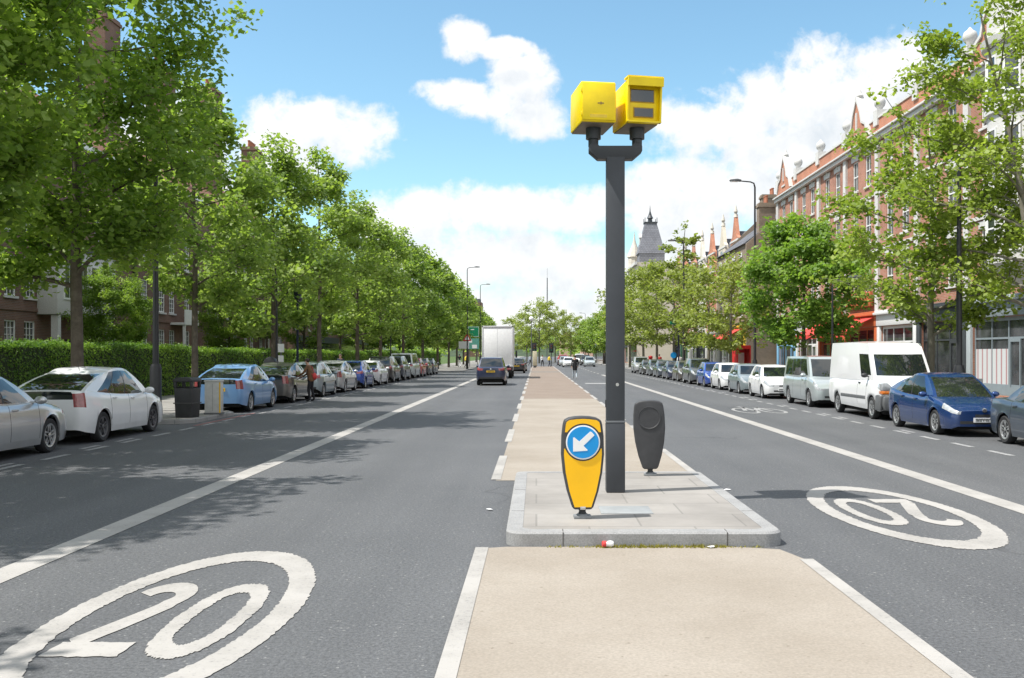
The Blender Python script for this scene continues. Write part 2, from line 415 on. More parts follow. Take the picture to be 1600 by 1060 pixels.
def make_world():
    w = bpy.data.worlds.new('World'); S.world = w; w.use_nodes = True
    t = w.node_tree; bg = t.nodes['Background']
    sky = t.nodes.new('ShaderNodeTexSky'); sky.sky_type = 'NISHITA'; sky.sun_disc = False
    sky.sun_elevation = SUN_EL; sky.sun_rotation = SUN_AZ; sky.air_density = 1.0; sky.dust_density = 0.6; sky.ozone_density = 1.2
    g = t.nodes.new('ShaderNodeTexCoord').outputs['Generated']
    sp = t.nodes.new('ShaderNodeSeparateXYZ'); t.links.new(g, sp.inputs[0])
    ay = math_(t, 'MAXIMUM', math_(t, 'ABSOLUTE', sp.outputs[1]), 0.08)
    u = math_(t, 'DIVIDE', sp.outputs[0], ay); v = math_(t, 'DIVIDE', sp.outputs[2], ay)
    # cloud field as a node group of u, v
    gr = bpy.data.node_groups.new('cloud_field', 'ShaderNodeTree')
    gr.interface.new_socket('u', in_out='INPUT', socket_type='NodeSocketFloat')
    gr.interface.new_socket('v', in_out='INPUT', socket_type='NodeSocketFloat')
    gr.interface.new_socket('d', in_out='OUTPUT', socket_type='NodeSocketFloat')
    gi = gr.nodes.new('NodeGroupInput'); go = gr.nodes.new('NodeGroupOutput')
    U, V_ = gi.outputs[0], gi.outputs[1]
    cb = gr.nodes.new('ShaderNodeCombineXYZ'); gr.links.new(U, cb.inputs[0]); gr.links.new(V_, cb.inputs[1])
    warp = noise(gr, cb.outputs[0], 5, 3)
    blobs = [  # px centre x, y, half-width, half-height
        (722, 58, 45, 40), (790, 76, 60, 20), (815, 128, 62, 55), (720, 148, 70, 26), (830, 185, 60, 42), (770, 160, 80, 30),
        (470, 190, 105, 48), (550, 212, 75, 55), (430, 235, 90, 80),
        (660, 345, 120, 60), (780, 330, 120, 48), (900, 330, 110, 45), (740, 400, 230, 60), (900, 420, 160, 60), (640, 420, 120, 70),
        (1210, 165, 150, 75), (1150, 190, 140, 50), (1330, 150, 170, 90), (1420, 130, 90, 80), (1250, 230, 230, 60), (1380, 260, 220, 90),
        (1090, 280, 110, 45), (1180, 310, 170, 60), (1040, 330, 100, 70), (1100, 400, 140, 60),
        (840, 490, 420, 50), (200, 250, 200, 120), (60, 420, 320, 90), (1900, 300, 260, 160), (-500, 200, 400, 170), (2500, 150, 380, 200)]
    cur = None
    for (px, py, rx, ry) in blobs:
        a = math_(gr, 'MULTIPLY', math_(gr, 'SUBTRACT', U, (px-VU)/F), F/rx)
        b = math_(gr, 'MULTIPLY', math_(gr, 'SUBTRACT', V_, (VV-py)/F), F/ry)
        d2 = math_(gr, 'MULTIPLY_ADD', a, a, math_(gr, 'MULTIPLY', b, b))
        fld = math_(gr, 'SUBTRACT', 1.0, d2)
        cur = fld if cur is None else math_(gr, 'MAXIMUM', cur, fld)
    n1 = noise(gr, cb.outputs[0], 13, 7, 0.6, 0.2)
    n2 = noise(gr, cb.outputs[0], 42, 5, 0.6, 0.3)
    cur = math_(gr, 'MAXIMUM', cur, -1.2)
    d = math_(gr, 'ADD', cur, math_(gr, 'MULTIPLY_ADD', n1, 3.0, -1.5))
    n4 = noise(gr, cb.outputs[0], 120, 4, 0.65, 0.3)
    d = math_(gr, 'ADD', d, math_(gr, 'MULTIPLY_ADD', n2, 1.3, -0.65)); d = math_(gr, 'ADD', d, math_(gr, 'MULTIPLY_ADD', n4, 0.45, -0.225))
    gr.links.new(d, go.inputs[0])
    def field(uu, vv):
        n = t.nodes.new('ShaderNodeGroup'); n.node_tree = gr
        t.links.new(uu, n.inputs[0]); t.links.new(vv, n.inputs[1]); return n.outputs[0]
    f0 = field(u, v)
    f1 = field(math_(t, 'SUBTRACT', u, 0.012), math_(t, 'ADD', v, 0.030))
    mask = N(t, 'ShaderNodeMapRange'); mask.interpolation_type = 'SMOOTHSTEP'
    mask.inputs['From Min'].default_value = -0.15; mask.inputs['From Max'].default_value = 0.75
    t.links.new(f0, mask.inputs['Value'])
    shade = N(t, 'ShaderNodeMapRange'); shade.interpolation_type = 'SMOOTHSTEP'
    shade.inputs['From Min'].default_value = 0.2; shade.inputs['From Max'].default_value = 2.0
    t.links.new(f1, shade.inputs['Value'])
    K = 10.0   # strength 0.1 below
    cl = mix(t, shade.outputs[0], tuple(K*c for c in CLOUD_LIT), tuple(K*c for c in CLOUD_BASE))
    # below the horizon nothing but haze white
    up = N(t, 'ShaderNodeMapRange'); up.inputs['From Min'].default_value = -0.01; up.inputs['From Max'].default_value = 0.02
    t.links.new(sp.outputs[2], up.inputs['Value'])
    mk = math_(t, 'MULTIPLY', mask.outputs[0], up.outputs[0])
    mk = math_(t, 'MULTIPLY', mk, 0.97)
    skyc = mix(t, 1.0, sky.outputs[0], SKY_TINT, 'MULTIPLY')
    skyc = mix(t, mk, skyc, cl)
    # unseen bright broken cloud, added overhead and behind to raise the fill light
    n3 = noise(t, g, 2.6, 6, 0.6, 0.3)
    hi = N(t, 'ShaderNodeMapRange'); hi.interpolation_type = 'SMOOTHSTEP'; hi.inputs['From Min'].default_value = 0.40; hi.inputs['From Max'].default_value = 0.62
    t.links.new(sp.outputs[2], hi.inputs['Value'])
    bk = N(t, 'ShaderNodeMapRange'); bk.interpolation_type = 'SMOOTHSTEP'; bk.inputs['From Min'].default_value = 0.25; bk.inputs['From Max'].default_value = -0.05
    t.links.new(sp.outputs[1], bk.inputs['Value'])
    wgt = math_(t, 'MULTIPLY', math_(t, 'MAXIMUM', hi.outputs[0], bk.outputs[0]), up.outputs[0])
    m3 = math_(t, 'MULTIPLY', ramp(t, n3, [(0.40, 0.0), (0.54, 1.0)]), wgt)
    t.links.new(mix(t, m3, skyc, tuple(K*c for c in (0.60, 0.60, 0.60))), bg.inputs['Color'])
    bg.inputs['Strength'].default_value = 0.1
    w.cycles.sampling_method = 'MANUAL'; w.cycles.sample_map_resolution = 512
CLOUD_LIT = (0.50, 0.50, 0.50); CLOUD_BASE = (0.345, 0.375, 0.405); SKY_TINT = (0.80, 0.99, 0.94)
make_world()
S.view_settings.view_transform = 'Standard'; S.view_settings.look = 'None'
S.view_settings.exposure = 1.12; S.view_settings.gamma = 1
S.render.engine = 'CYCLES'
S.cycles.max_bounces = 6; S.cycles.diffuse_bounces = 3; S.cycles.glossy_bounces = 3; S.cycles.transmission_bounces = 3
S.cycles.use_denoising = True
S.cycles.caustics_reflective = False; S.cycles.caustics_refractive = False
# ------------------------------------------------------------------ ground, road, pavements
def sheet(x0, x1, y0, y1, z, nx=1, ny=1):
    m = MB(); m.add([(x0,y0,z),(x1,y0,z),(x1,y1,z),(x0,y1,z)], [(0,1,2,3)]); return m
struct('ground', sheet(-2500, 2500, -300, 5000, -0.03), 'ground')
struct('road', sheet(-12.2, 12.2, -60, 900, 0.0), 'asphalt')
KL, KR, BL, BF = -11.6, 11.7, -9.55, -8.0     # kerb lines: left, right, small build-out, far widened pavement
HED, FR, FL = -16.1, 19.0, -24.0
def raised(name, pts, h, mat, z0=-0.02):
    m = MB(); m.prism(pts, z0, h, 'z'); return struct(name, m, mat)
# left pavement outline incl. build-out round the bin and the far widening
lp = [(KL, -60), (KL, 26.6), (KL+0.5, 27.1), (BL-0.3, 27.5), (BL, 28.0), (BL, 31.4), (BL-0.3, 31.9), (KL+0.4, 32.4), (KL, 32.9),
      (KL, 103), (KL+0.6, 104.5), (BF-0.5, 106.5), (BF, 108.0), (BF, 900), (-16.6, 900), (-16.6, -60)]
raised('pavement', [(x-0.16 if x > -16 else x, y) for x, y in lp], 0.118, 'slab')
raised('pavement', [(KR+0.16, -60), (KR+0.16, 900), (FR+0.6, 900), (FR+0.6, -60)], 0.118, 'slab')
def kerb_strip(pts, side):
    m = MB()
    vs = []
    n = len(pts)
    for x, y in pts:
        vs += [(x+0.01*side, y, -0.01), (x, y, 0.10), (x-0.025*side, y, 0.124), (x-0.16*side, y, 0.124)]
    fs = []
    for i in range(n-1):
        for k in range(3): fs.append((4*i+k, 4*i+k+1, 4*i+5+k, 4*i+4+k))
    m.add(vs, fs); return struct('kerb', m, 'kerb', smooth=30)
kerb_strip(lp[:-2], 1); kerb_strip([(KR, -60), (KR, 900)], -1)
struct('lawn', sheet(-80, -16.6, -60, 900, 0.05), 'lawn')

# ------------------------------------------------------------------ markings
def strip(m, x0, x1, y0, y1, z):
    m.add([(x0,y0,z),(x1,y0,z),(x1,y1,z),(x0,y1,z)], [(0,1,2,3)])
m = MB(); strip(m, -4.86, -4.54, -10, 78, 0.005); struct('lane_line', m, 'road_paint')
m = MB(); strip(m, 5.92, 6.24, -10, 92, 0.005); struct('lane_line', m, 'road_paint')
m = MB()
for y in range(96, 200, 6): strip(m, -4.86, -4.7, y, y+2.5, 0.005); strip(m, 5.95, 6.1, y, y+2.5, 0.005)
struct('lane_line', m, 'road_paint')
m = MB(); strip(m, 3.2, 5.2, 64.2, 66.2, 0.005); struct('stop_line', m, 'worn_paint')
# buff median: flush with the road
m = MB(); m.add([(-0.54,-8,0.005),(2.55,-8,0.005),(2.55,9.4,0.005),(2.42,9.9,0.005),(2.0,10.03,0.005),(-0.3,10.03,0.005),(-0.54,9.95,0.005)], [(0,1,2,3,4,5,6)])
struct('median', m, 'buff')
m = MB(); strip(m, -0.62, 2.55, 15.27, 43, 0.005); struct('median', m, 'buff')
m = MB(); strip(m, -0.66, 2.60, 43, 104, 0.005); strip(m, -0.75, 2.7, 109, 152, 0.005); struct('median', m, 'buff_pink')
m = MB(); strip(m, -0.70, 2.65, 104, 109, 0.005); struct('median', m, 'buff_grey')
m = MB(); strip(m, -0.61, -0.48, -8, 9.98, 0.010); struct('edge_line', m, 'road_paint')
m = MB(); strip(m, 2.49, 2.62, -8, 9.42, 0.010); struct('edge_line', m, 'road_paint')
m = MB()
y = 15.35
while y < 150:
    L = 3.6
    strip(m, -0.70, -0.55, y, y+L, 0.010); y += 6.6
struct('edge_line', m, 'road_paint')
m = MB()
y = 15.9
while y < 150:
    strip(m, 2.50, 2.63, y, y+4.4, 0.010); y += 6.6
struct('edge_line', m, 'road_paint')
# parking bay dashes
m = MB(); r2 = random.Random(3); y = 6.0
while y < 100:
    strip(m, -9.12, -8.98, y, y+1.0, 0.005)
    if r2.random() < 0.3: strip(m, -9.36, -9.24, y+0.3, y+1.2, 0.005)
    y += 1.75
struct('parking_bay_marking', m, 'worn_paint')
m = MB(); y = 12.0
while y < 110:
    strip(m, 9.02, 9.16, y, y+1.0, 0.005)
    if r2.random() < 0.35: strip(m, 9.27, 9.38, y+0.3, y+1.2, 0.005)
    y += 1.75
struct('parking_bay_marking', m, 'worn_paint')
m = MB(); strip(m, -9.30, -9.18, 26.9, 32.6, 0.0055); struct('red_route_line', m, surf('faded_red_paint', (0.24, 0.11, 0.11), (0.30, 0.16, 0.15), 20, 2))

def ragged(pts, closed=True, amp=0.012, step=0.03, seed=1):
    r = random.Random(seed); out = []
    n = len(pts)
    for i in range(n if closed else n-1):
        a, b = Vector(pts[i]), Vector(pts[(i+1) % n]); d = b-a
        k = max(1, int(d.length/step)); nn = Vector((-d.y, d.x)).normalized() if d.length > 1e-6 else Vector((0,0))
        for j in range(k):
            p = a + d*j/k
            out.append(p + nn*r.uniform(-amp, amp) + Vector((0, r.uniform(-amp, amp)*2)))
    return out
def ring_faces(m, outer, inner, z):
    n = len(outer)
    vs = [(p[0], p[1], z) for p in outer] + [(p[0], p[1], z) for p in inner]
    m.add(vs, [(i, (i+1)%n, (i+1)%n+n, i+n) for i in range(n)])
def roundel(cx, cy, flip, seed):
    m = MB(); r = random.Random(seed)
    s = -1 if flip else 1
    def el(x0, y0, a, b, e, n, amp, p=2.0):
        o, i = [], []
        for k in range(n):
            t = 2*PI*k/n
            cs, sn = math.cos(t), math.sin(t)
            sc = (abs(cs)**p + abs(sn)**p)**(-1/p)
            j1, j2 = r.uniform(-amp, amp), r.uniform(-amp, amp)
            o.append((x0+(a+j1)*cs*sc, y0+(b+j1*2.2)*sn*sc)); i.append((x0+(a-e+j2)*cs*sc, y0+(b-e*2.35+j2*2.2)*sn*sc))
        return [(cx+s*q[0], cy+s*q[1]) for q in o], [(cx+s*q[0], cy+s*q[1]) for q in i]
    o, i = el(0, 0, 0.87, 2.36, 0.20, 300, 0.010); ring_faces(m, o, i, 0.006)
    o, i = el(0.285, -0.07, 0.272, 1.03, 0.128, 160, 0.010, 2.3); ring_faces(m, o, i, 0.006)
    # the figure 2 as a swept stroke: centre line and half width
    cl = []
    for k in range(15):      # top hook
        t = R(168) - R(205)*k/14
        cl.append((-0.325+0.165*math.cos(t), 0.52+0.32*math.sin(t), 0.070, 0.125))
    for k in range(1, 9):
        u = k/8; cl.append((-0.165-0.285*u**1.15, 0.38-1.15*u, 0.076, 0.13))
    L, Rr = [], []
    for k, (x, y, hw, hh) in enumerate(cl):
        a = Vector(cl[max(k-1,0)][:2]); b = Vector(cl[min(k+1,len(cl)-1)][:2])
        d = (b-a); d = Vector((d.x*2.35, d.y)).normalized(); nx, ny = -d.y*hw, d.x*hw*2.35
        j = r.uniform(-.004, .004)
        L.append((cx+s*(x+nx+j), cy+s*(y+ny))); Rr.append((cx+s*(x-nx), cy+s*(y-ny+j)))
    n = len(cl)
    m.add([(p[0],p[1],0.006) for p in L]+[(p[0],p[1],0.006) for p in Rr], [(k, k+1, n+k+1, n+k) for k in range(n-1)])
    base = ragged([(-0.535, -1.06), (-0.03, -1.06), (-0.03, -0.74), (-0.52, -0.74)], True, 0.006, 0.05, seed)
    m.add([(cx+s*p.x, cy+s*p.y, 0.0065) for p in base], [tuple(range(len(base)))])
    return struct('speed_limit_marking', m, 'road_paint')
roundel(-2.67, 7.45, False, 1); roundel(4.40, 12.25, True, 2)
# worn cycle symbol in the far lane
m = MB()
def ell(cx, cy, a, b, e, n=28):
    o = [(cx+a*math.cos(2*PI*k/n), cy+b*math.sin(2*PI*k/n)) for k in range(n)]
    i = [(cx+(a-e)*math.cos(2*PI*k/n), cy+(b-e*2.5)*math.sin(2*PI*k/n)) for k in range(n)]
    ring_faces(m, o, i, 0.0055)
ell(7.15, 34.0, 0.40, 1.5, 0.11); ell(8.05, 34.0, 0.40, 1.5, 0.11)
for (x0,y0,x1,y1) in [(7.15,34,7.45,36),(7.45,36,7.9,35.8),(7.9,35.8,8.05,34),(7.5,34,7.9,35.8),(7.15,34,7.5,34),(7.5,34,7.4,36.6)]:
    m.add([(x0-.07,y0,0.0062),(x0+.07,y0,0.0062),(x1+.07,y1,0.0062),(x1-.07,y1,0.0062)], [(0,1,2,3)])
struct('cycle_lane_marking', m, 'worn_paint')

# ------------------------------------------------------------------ raised traffic island
def rounded(x0, x1, y0, y1, r, n=6, back=0.12):
    pts = []
    for (cx, cy, a0, rr) in ((x1-back, y1-back, 0, back), (x0+back, y1-back, 90, back), (x0+r, y0+r, 180, r), (x1-r, y0+r, 270, r)):
        for k in range(n+1):
            t = R(a0+90*k/n); pts.append((cx+rr*math.cos(t), cy+rr*math.sin(t)))
    return pts
IX0, IX1, IY0, IY1, IH = -0.31, 2.51, 10.05, 15.24, 0.15
o_, c_, i_ = rounded(IX0, IX1, IY0, IY1, 0.20), rounded(IX0+.022, IX1-.022, IY0+.022, IY1-.022, 0.18), rounded(IX0+.17, IX1-.17, IY0+.17, IY1-.17, 0.12, back=0.05)
m = MB(); n = len(o_)
vs = [(p[0],p[1],-0.01) for p in o_]+[(p[0],p[1],IH-0.022) for p in o_]+[(p[0],p[1],IH) for p in c_]+[(p[0],p[1],IH) for p in i_]+[(p[0],p[1],IH-0.02) for p in i_]
m.add(vs, [(r_*n+k, r_*n+(k+1)%n, (r_+1)*n+(k+1)%n, (r_+1)*n+k) for r_ in range(4) for k in range(n)])
isl = struct('traffic_island', m, 'granite', smooth=35)
m = MB(); m.add([(p[0],p[1],IH-0.004) for p in i_], [tuple(range(n))]); m.build('paving', 'island_slab', isl)
m = MB()
for x in (0.27, 1.93): m.box(x-.004, x+.004, IY0-.003, IY0+.02, 0.0, IH-.004); m.box(x-.004, x+.004, IY0+.03, IY0+.168, IH-.01, IH+.002)
for y in (11.4, 13.2):
    m.box(IX0+.025, IX0+.168, y-.004, y+.004, IH-.01, IH+.002); m.box(IX1-.168, IX1-.025, y-.004, y+.004, IH-.01, IH+.002)
m.build('kerb_joint', 'joint', isl)
# dusty stain round the bollard foot, cover plate
m = MB(); m.box(0.73, 1.32, 11.2, 11.75, IH-.004, IH+.003); m.build('inspection_cover', plain('cover_grey', (0.27, 0.285, 0.29), 0.7, var=0.1), isl, bevel=0.002)

# ------------------------------------------------------------------ keep-left bollards
def bollard():
    t = thing('keep_left_bollard', 'yellow keep left bollard with blue arrow disc standing in front of the pole', 'traffic bollard', (0,0,IH), 0, 'keep left bollards on the island')
    def half(z):
        zs = [0.10, 0.13, 0.30, 0.50, 0.70, 0.90, 1.03, 1.075, 1.10]; ws = [0.095, 0.118, 0.172, 0.213, 0.233, 0.228, 0.212, 0.198, 0.150]
        return float(np.interp(z, zs, ws))
    zs = [0.10, 0.115, 0.13, 0.2, 0.3, 0.4, 0.5, 0.6, 0.7, 0.8, 0.9, 0.97, 1.03, 1.055, 1.075, 1.09]
    right = [(half(z), z) for z in zs]; top = [(0.15,1.10),(0.08,1.113),(0,1.117),(-0.08,1.113),(-0.15,1.10)]
    outline = right + top + [(-x, z) for x, z in reversed(right)]
    m = MB(); m.prism(outline, -0.085, 0.085); m.build('housing', 'bollard_grey', t, bevel=0.022, seg=3, smooth=50)
    def inset(z): return half(z)-0.026
    dz, dr = 0.835, 0.205
    # yellow lower panel with a concave top under the disc
    lz = [0.128, 0.15, 0.2, 0.3, 0.4, 0.5, 0.6, 0.7, 0.765]
    rs = [(inset(z), z) for z in lz]
    a0 = math.asin((0.765-dz)/dr); x0 = dr*math.cos(a0)
    rs.append((min(x0+0.004, rs[-1][0]-0.004), 0.768))
    arc = [(dr*math.cos(a), dz+dr*math.sin(a)) for a in np.linspace(a0, -PI-a0, 17)][1:-1]
    low = rs + arc + [(-x, z) for x, z in reversed(rs)]
    m = MB(); m.prism(low, -0.091, -0.084); m.build('face_panel', 'yellow_face', t)
    # upper crescent
    uz = [0.945, 0.99, 1.03, 1.055]
    a1 = math.asin((0.945-dz)/dr)
    ru = [(inset(z), z) for z in uz] + [(0.15, 1.075), (0.07, 1.086), (0, 1.089)]
    arc = [(dr*math.cos(a), dz+dr*math.sin(a)) for a in np.linspace(PI-a1, a1, 15)]
    up_ = ru + [(-x, z) for x, z in reversed(ru[:-1])] + arc
    m = MB(); m.prism(up_, -0.091, -0.084); m.build('face_panel', 'yellow_face', t)
    m = MB(); m.lathe([(0.185,-0.088),(0.187,-0.099),(0.176,-0.101)], 40, 'y', (0,0,dz)); rim = m.build('disc', 'sign_white', t, smooth=40)
    m = MB(); m.lathe([(0.172,-0.100),(0.172,-0.104)], 40, 'y', (0,0,dz)); m.build('disc_face', 'sign_blue', rim)
    arrow = [(0.105,0.12),(0.135,0.085),(0.005,-0.04),(0.055,-0.09),(0.048,-0.098),(-0.118,-0.108),(-0.118,0.055),(-0.105,0.062),(-0.045,0.012),(0.08,0.125),(0.092,0.128)]
    m = MB(); m.prism([(0.92*x, dz+0.92*z) for x, z in arrow], -0.107, -0.103); m.build('arrow', 'sign_white', rim)
    m = MB(); m.lathe([(0.170,0.086),(0.172,0.094),(0.158,0.096),(0.150,0.090),(0.10,0.090)], 36, 'y', (0,0,0.86)); m.build('back_ring', 'bollard_grey', t, smooth=30)
    m = MB(); m.lathe([(0.035,0.03),(0.045,0.05),(0.036,0.075),(0.05,0.105)], 14, 'z'); m.build('neck', 'black_plastic', t, smooth=40)
    m = MB(); m.box(-0.095, 0.095, -0.07, 0.07, -0.003, 0.03); m.lathe([(0.07,0.028),(0.06,0.045),(0.03,0.05)], 16); m.build('base_plate', plain('base_grey', (0.20,0.21,0.22), 0.6), t, bevel=0.006)
    m = MB(); m.box(-0.03, 0.03, -0.094, -0.08, 0.10, 0.135); m.build('latch', 'chrome', t, bevel=0.004)
    return t
b1 = bollard(); b1.location = (0.505, 10.93, IH); b1.rotation_euler.z = R(2)
b2 = copy_tree(b1); b2.location = (1.69, 14.75, IH); b2.rotation_euler = (R(-1.5), R(1.5), R(176))
b2['label'] = 'black back of a keep left bollard facing away with embossed ring, behind the pole'

# ------------------------------------------------------------------ speed camera post
t = thing('speed_camera_post', 'dark grey square post on the island carrying two yellow speed camera boxes', 'speed camera', (1.03, 13.0, IH))
m = MB(); m.box(-0.118, 0.118, -0.1, 0.1, 0, 4.36); m.build('pole', 'pole_grey', t, bevel=0.012)
m = MB(); m.box(-0.123, 0.123, -0.105, 0.105, 0.905, 0.93); m.build('pole_band', plain('worn_grey', (0.13,0.14,0.15), 0.5), t, bevel=0.003)
m = MB(); m.box(-0.122, 0.122, -0.104, 0.104, 0, 0.9); m.build('pole_sleeve', 'pole_grey', t, bevel=0.012)
m = MB(); m.lathe([(0.022,-0.108),(0.022,-0.098)], 12, 'y', (0.02,0,1.40)); m.build('lock', 'chrome', t)
m = MB(); m.box(-0.13, -0.1, -0.03, 0.03, 1.10, 1.2); m.build('lock_box', 'black_metal', t, bevel=0.005)
bar = [(-0.23,4.33),(0.23,4.33),(0.345,4.43),(0.345,4.50),(0.31,4.54),(0.24,4.54),(0.215,4.50),(-0.215,4.50),(-0.24,4.54),(-0.31,4.54),(-0.345,4.50),(-0.345,4.43)]
m = MB(); m.prism(bar, -0.095, 0.095); m.build('cross_bar', 'pole_grey', t, bevel=0.008)
for sx in (-1, 1):
    x = 0.285*sx
    m = MB(); m.lathe([(0.066,4.50),(0.066,4.66)], 20, 'z', (x,0,0)); m.lathe([(0.098,4.60),(0.098,4.755),(0.08,4.76)], 20, 'z', (x,0,0)); m.build('mount', 'pole_grey', t, smooth=40)
def cam_mat(yaw, x): return Matrix.Translation((x, 0, 0)) @ Matrix.Rotation(yaw, 4, 'Z')
# left box: its plain door side faces us
T = cam_mat(R(9), -0.285)
z0, z1 = 4.755, 5.275
m = MB(); m.prism([(-0.33,z0),(0.40,z0),(0.42,z0+0.2),(0.38,z1-.01),(-0.30,z1),(-0.34,z0+0.3)], -0.225, 0.225, 'x'); m.rot(T)
hs = m.build('camera_housing', 'yellow_paint', t, bevel=0.014)
m = MB(); m.box(-0.215, 0.215, -0.352, -0.335, z0+0.02, z1-.03)
m.rot(T); dr_ = m.build('door', 'yellow_paint', hs, bevel=0.006)
for zz in (z0+.10, z1-.12): m = MB(); m.box(-0.232, -0.21, -0.345, -0.325, zz-.03, zz+.03); m.rot(T); m.build('hinge', 'yellow_paint', hs, bevel=.003)
m = MB(); m.box(-0.12, 0.10, -0.3545, -0.352, z0+.05, z0+.09); m.rot(T); m.build('label_plate', plain('faded_label', (0.70, 0.50, 0.04), .5), dr_)
m = MB(); m.box(-0.02, 0.06, -0.357, -0.35, z0+.225, z0+.24); m.box(0.015, 0.03, -0.36, -0.35, z0+.215, z0+.25); m.rot(T); m.build('lock', plain('lock_rust', (0.30, 0.20, 0.05), 0.5), dr_)
m = MB(); m.box(-0.21, 0.21, -0.30, 0.38, z0-0.012, z0+0.005); m.rot(T); m.build('underside', plain('under_grey', (0.16, 0.13, 0.10), 0.6), hs)
# right box: hooded lens side faces us
T = cam_mat(R(12), 0.285)
m = MB(); m.prism([(-0.25,z0),(0.40,z0),(0.42,z0+0.2),(0.38,z1),(-0.27,z1+.03)], -0.215, 0.215, 'x'); m.rot(T)
hs = m.build('camera_housing', 'yellow_paint', t, bevel=0.012)
m = MB()
fr = [(-0.25,z0),(-0.27,z1+.03),(-0.36,z1+.03),(-0.345,z1-.05),(-0.30,z0)]
m.prism(fr, -0.228, -0.205, 'x'); m.prism(fr, 0.205, 0.228, 'x')
m.prism([(-0.20,z1+.032),(-0.20,z1+.052),(-0.38,z1+.052),(-0.38,z1+.030)], -0.235, 0.235, 'x')
m.prism([(-0.37,z1+.035),(-0.395,z1+.03),(-0.385,z1-.075),(-0.365,z1-.075)], -0.235, 0.235, 'x')
m.prism([(-0.245,z0),(-0.245,z0+.02),(-0.31,z0+.02),(-0.31,z0)], -0.228, 0.228, 'x')
m.rot(T); m.build('hood', 'yellow_paint', hs)
for (a, b_, c, d) in ((-0.165, 0.135, 0.27, 0.42), (-0.12, 0.125, 0.08, 0.185)):
    m = MB(); m.box(a-.012, b_+.012, -0.268, -0.25, z0+c-.012, z0+d+.012); m.rot(T); fo = m.build('lens_frame', plain('ochre', (0.45, 0.27, 0.02), 0.5), hs, bevel=0.003)
    m = MB(); m.box(a, b_, -0.272, -0.26, z0+c, z0+d); m.rot(T); m.build('lens', 'car_glass', fo)
m = MB(); m.box(-0.2, 0.2, -0.22, 0.38, z0-0.012, z0+0.005); m.rot(T); m.build('underside', plain('under_brown', (0.16, 0.13, 0.10), 0.6), hs)

# ------------------------------------------------------------------ litter and weeds by the island
m = MB(); m.lathe([(0.0,0),(0.029,0.002),(0.033,0.012),(0.033,0.035),(0.026,0.05),(0.031,0.066),(0.033,0.09),(0.028,0.112),(0.024,0.116),(0.0,0.114)], 14, 'x', (0,0,0.034))
m.rot(Matrix.Rotation(R(12), 4, 'Z'))
for i, f in enumerate(m.f):
    m.mi[i] = 1 if (sum(m.v[k][0] for k in f)/len(f)) < 0.045 else 0
o = m.build('drink_can', ['sign_white', 'cloth_red'], smooth=50); o.location = (0.66, 9.98, 0.006); tag(o, 'crushed red and white drink can lying against the island kerb', 'can')
def scrap(loc, s, label, mat='sign_white', grp=None):
    r = random.Random(int(loc[0]*100)); m = MB(); n = 7
    vs = [(s*math.cos(2*PI*k/n)*r.uniform(.6,1.1), s*.6*math.sin(2*PI*k/n)*r.uniform(.6,1.1), r.uniform(.002,.02)) for k in range(n)]+[(0,0,.022)]
    m.add(vs+[(v[0],v[1],v[2]-.002) for v in vs], [(k,(k+1)%n,n) for k in range(n)]+[(n+1+(k+1)%n,n+1+k,2*n+1) for k in range(n)]+[(k,n+1+k,n+1+(k+1)%n,(k+1)%n) for k in range(n)])
    o = m.build('paper_scrap', mat); o.location = loc; tag(o, label, 'litter', grp)
scrap((1.75, 9.96, 0.007), 0.05, 'pale paper scrap among the dry weeds at the island kerb')
scrap((-0.58, 12.4, 0.002), 0.06, 'small white paper scrap on the road left of the island')
scrap((2.72, 14.2, 0.002), 0.055, 'white paper scrap on the road beside the island\'s right kerb')
def blades(name, n, x0, x1, y0, y1, z, h, mat, seed):
    r = np.random.RandomState(seed)
    x = r.uniform(x0, x1, n); y = r.uniform(y0, y1, n); a = r.uniform(0, 2*PI, n); hh = h*r.uniform(.4, 1.2, n); w = 0.008*r.uniform(.6,1.5,n)
    ln = r.uniform(-.6, .6, (n, 2))
    V = np.zeros((n, 3, 3)); V[:,0] = np.stack([x-w*np.cos(a), y-w*np.sin(a), np.full(n, z)], 1); V[:,1] = np.stack([x+w*np.cos(a), y+w*np.sin(a), np.full(n, z)], 1)
    V[:,2] = np.stack([x+ln[:,0]*hh, y+ln[:,1]*hh*.6, z+hh], 1)
    me = bpy.data.meshes.new(name); me.from_pydata(V.reshape(-1,3).tolist(), [], np.arange(3*n).reshape(-1,3).tolist())
    me.materials.append(M[mat]); at = me.attributes.new('tint', 'FLOAT', 'FACE'); at.data.foreach_set('value', r.uniform(0,1,n).astype(np.float32))
    o = link(name, me); tag(o, kind='stuff'); return o
blades('weeds', 420, 0.60, 1.9, 9.95, 10.04, 0.004, 0.034, 'weed', 5)
blades('weeds', 250, 0.1, 2.3, 9.97, 10.04, 0.004, 0.02, 'weed', 6)
# ------------------------------------------------------------------ vehicles (nose along +x)
def interp(pts, x):
    xs = [p[0] for p in pts]; return float(np.interp(x, xs, [p[1] for p in pts]))
def sub_mesh(name, vs, faces, mat, parent, smooth=38):
    used = {}; m = MB()
    for f in faces:
        ids = []
        for i in f:
            if i not in used: used[i] = len(m.v); m.v.append(tuple(vs[i]))
            ids.append(used[i])
        if len(set(ids)) >= 3:
            m.f.append(tuple(ids)); m.mi.append(0)
    me = m.mesh(name, mat, smooth=smooth, recalc=False)
    return link(name, me, parent)

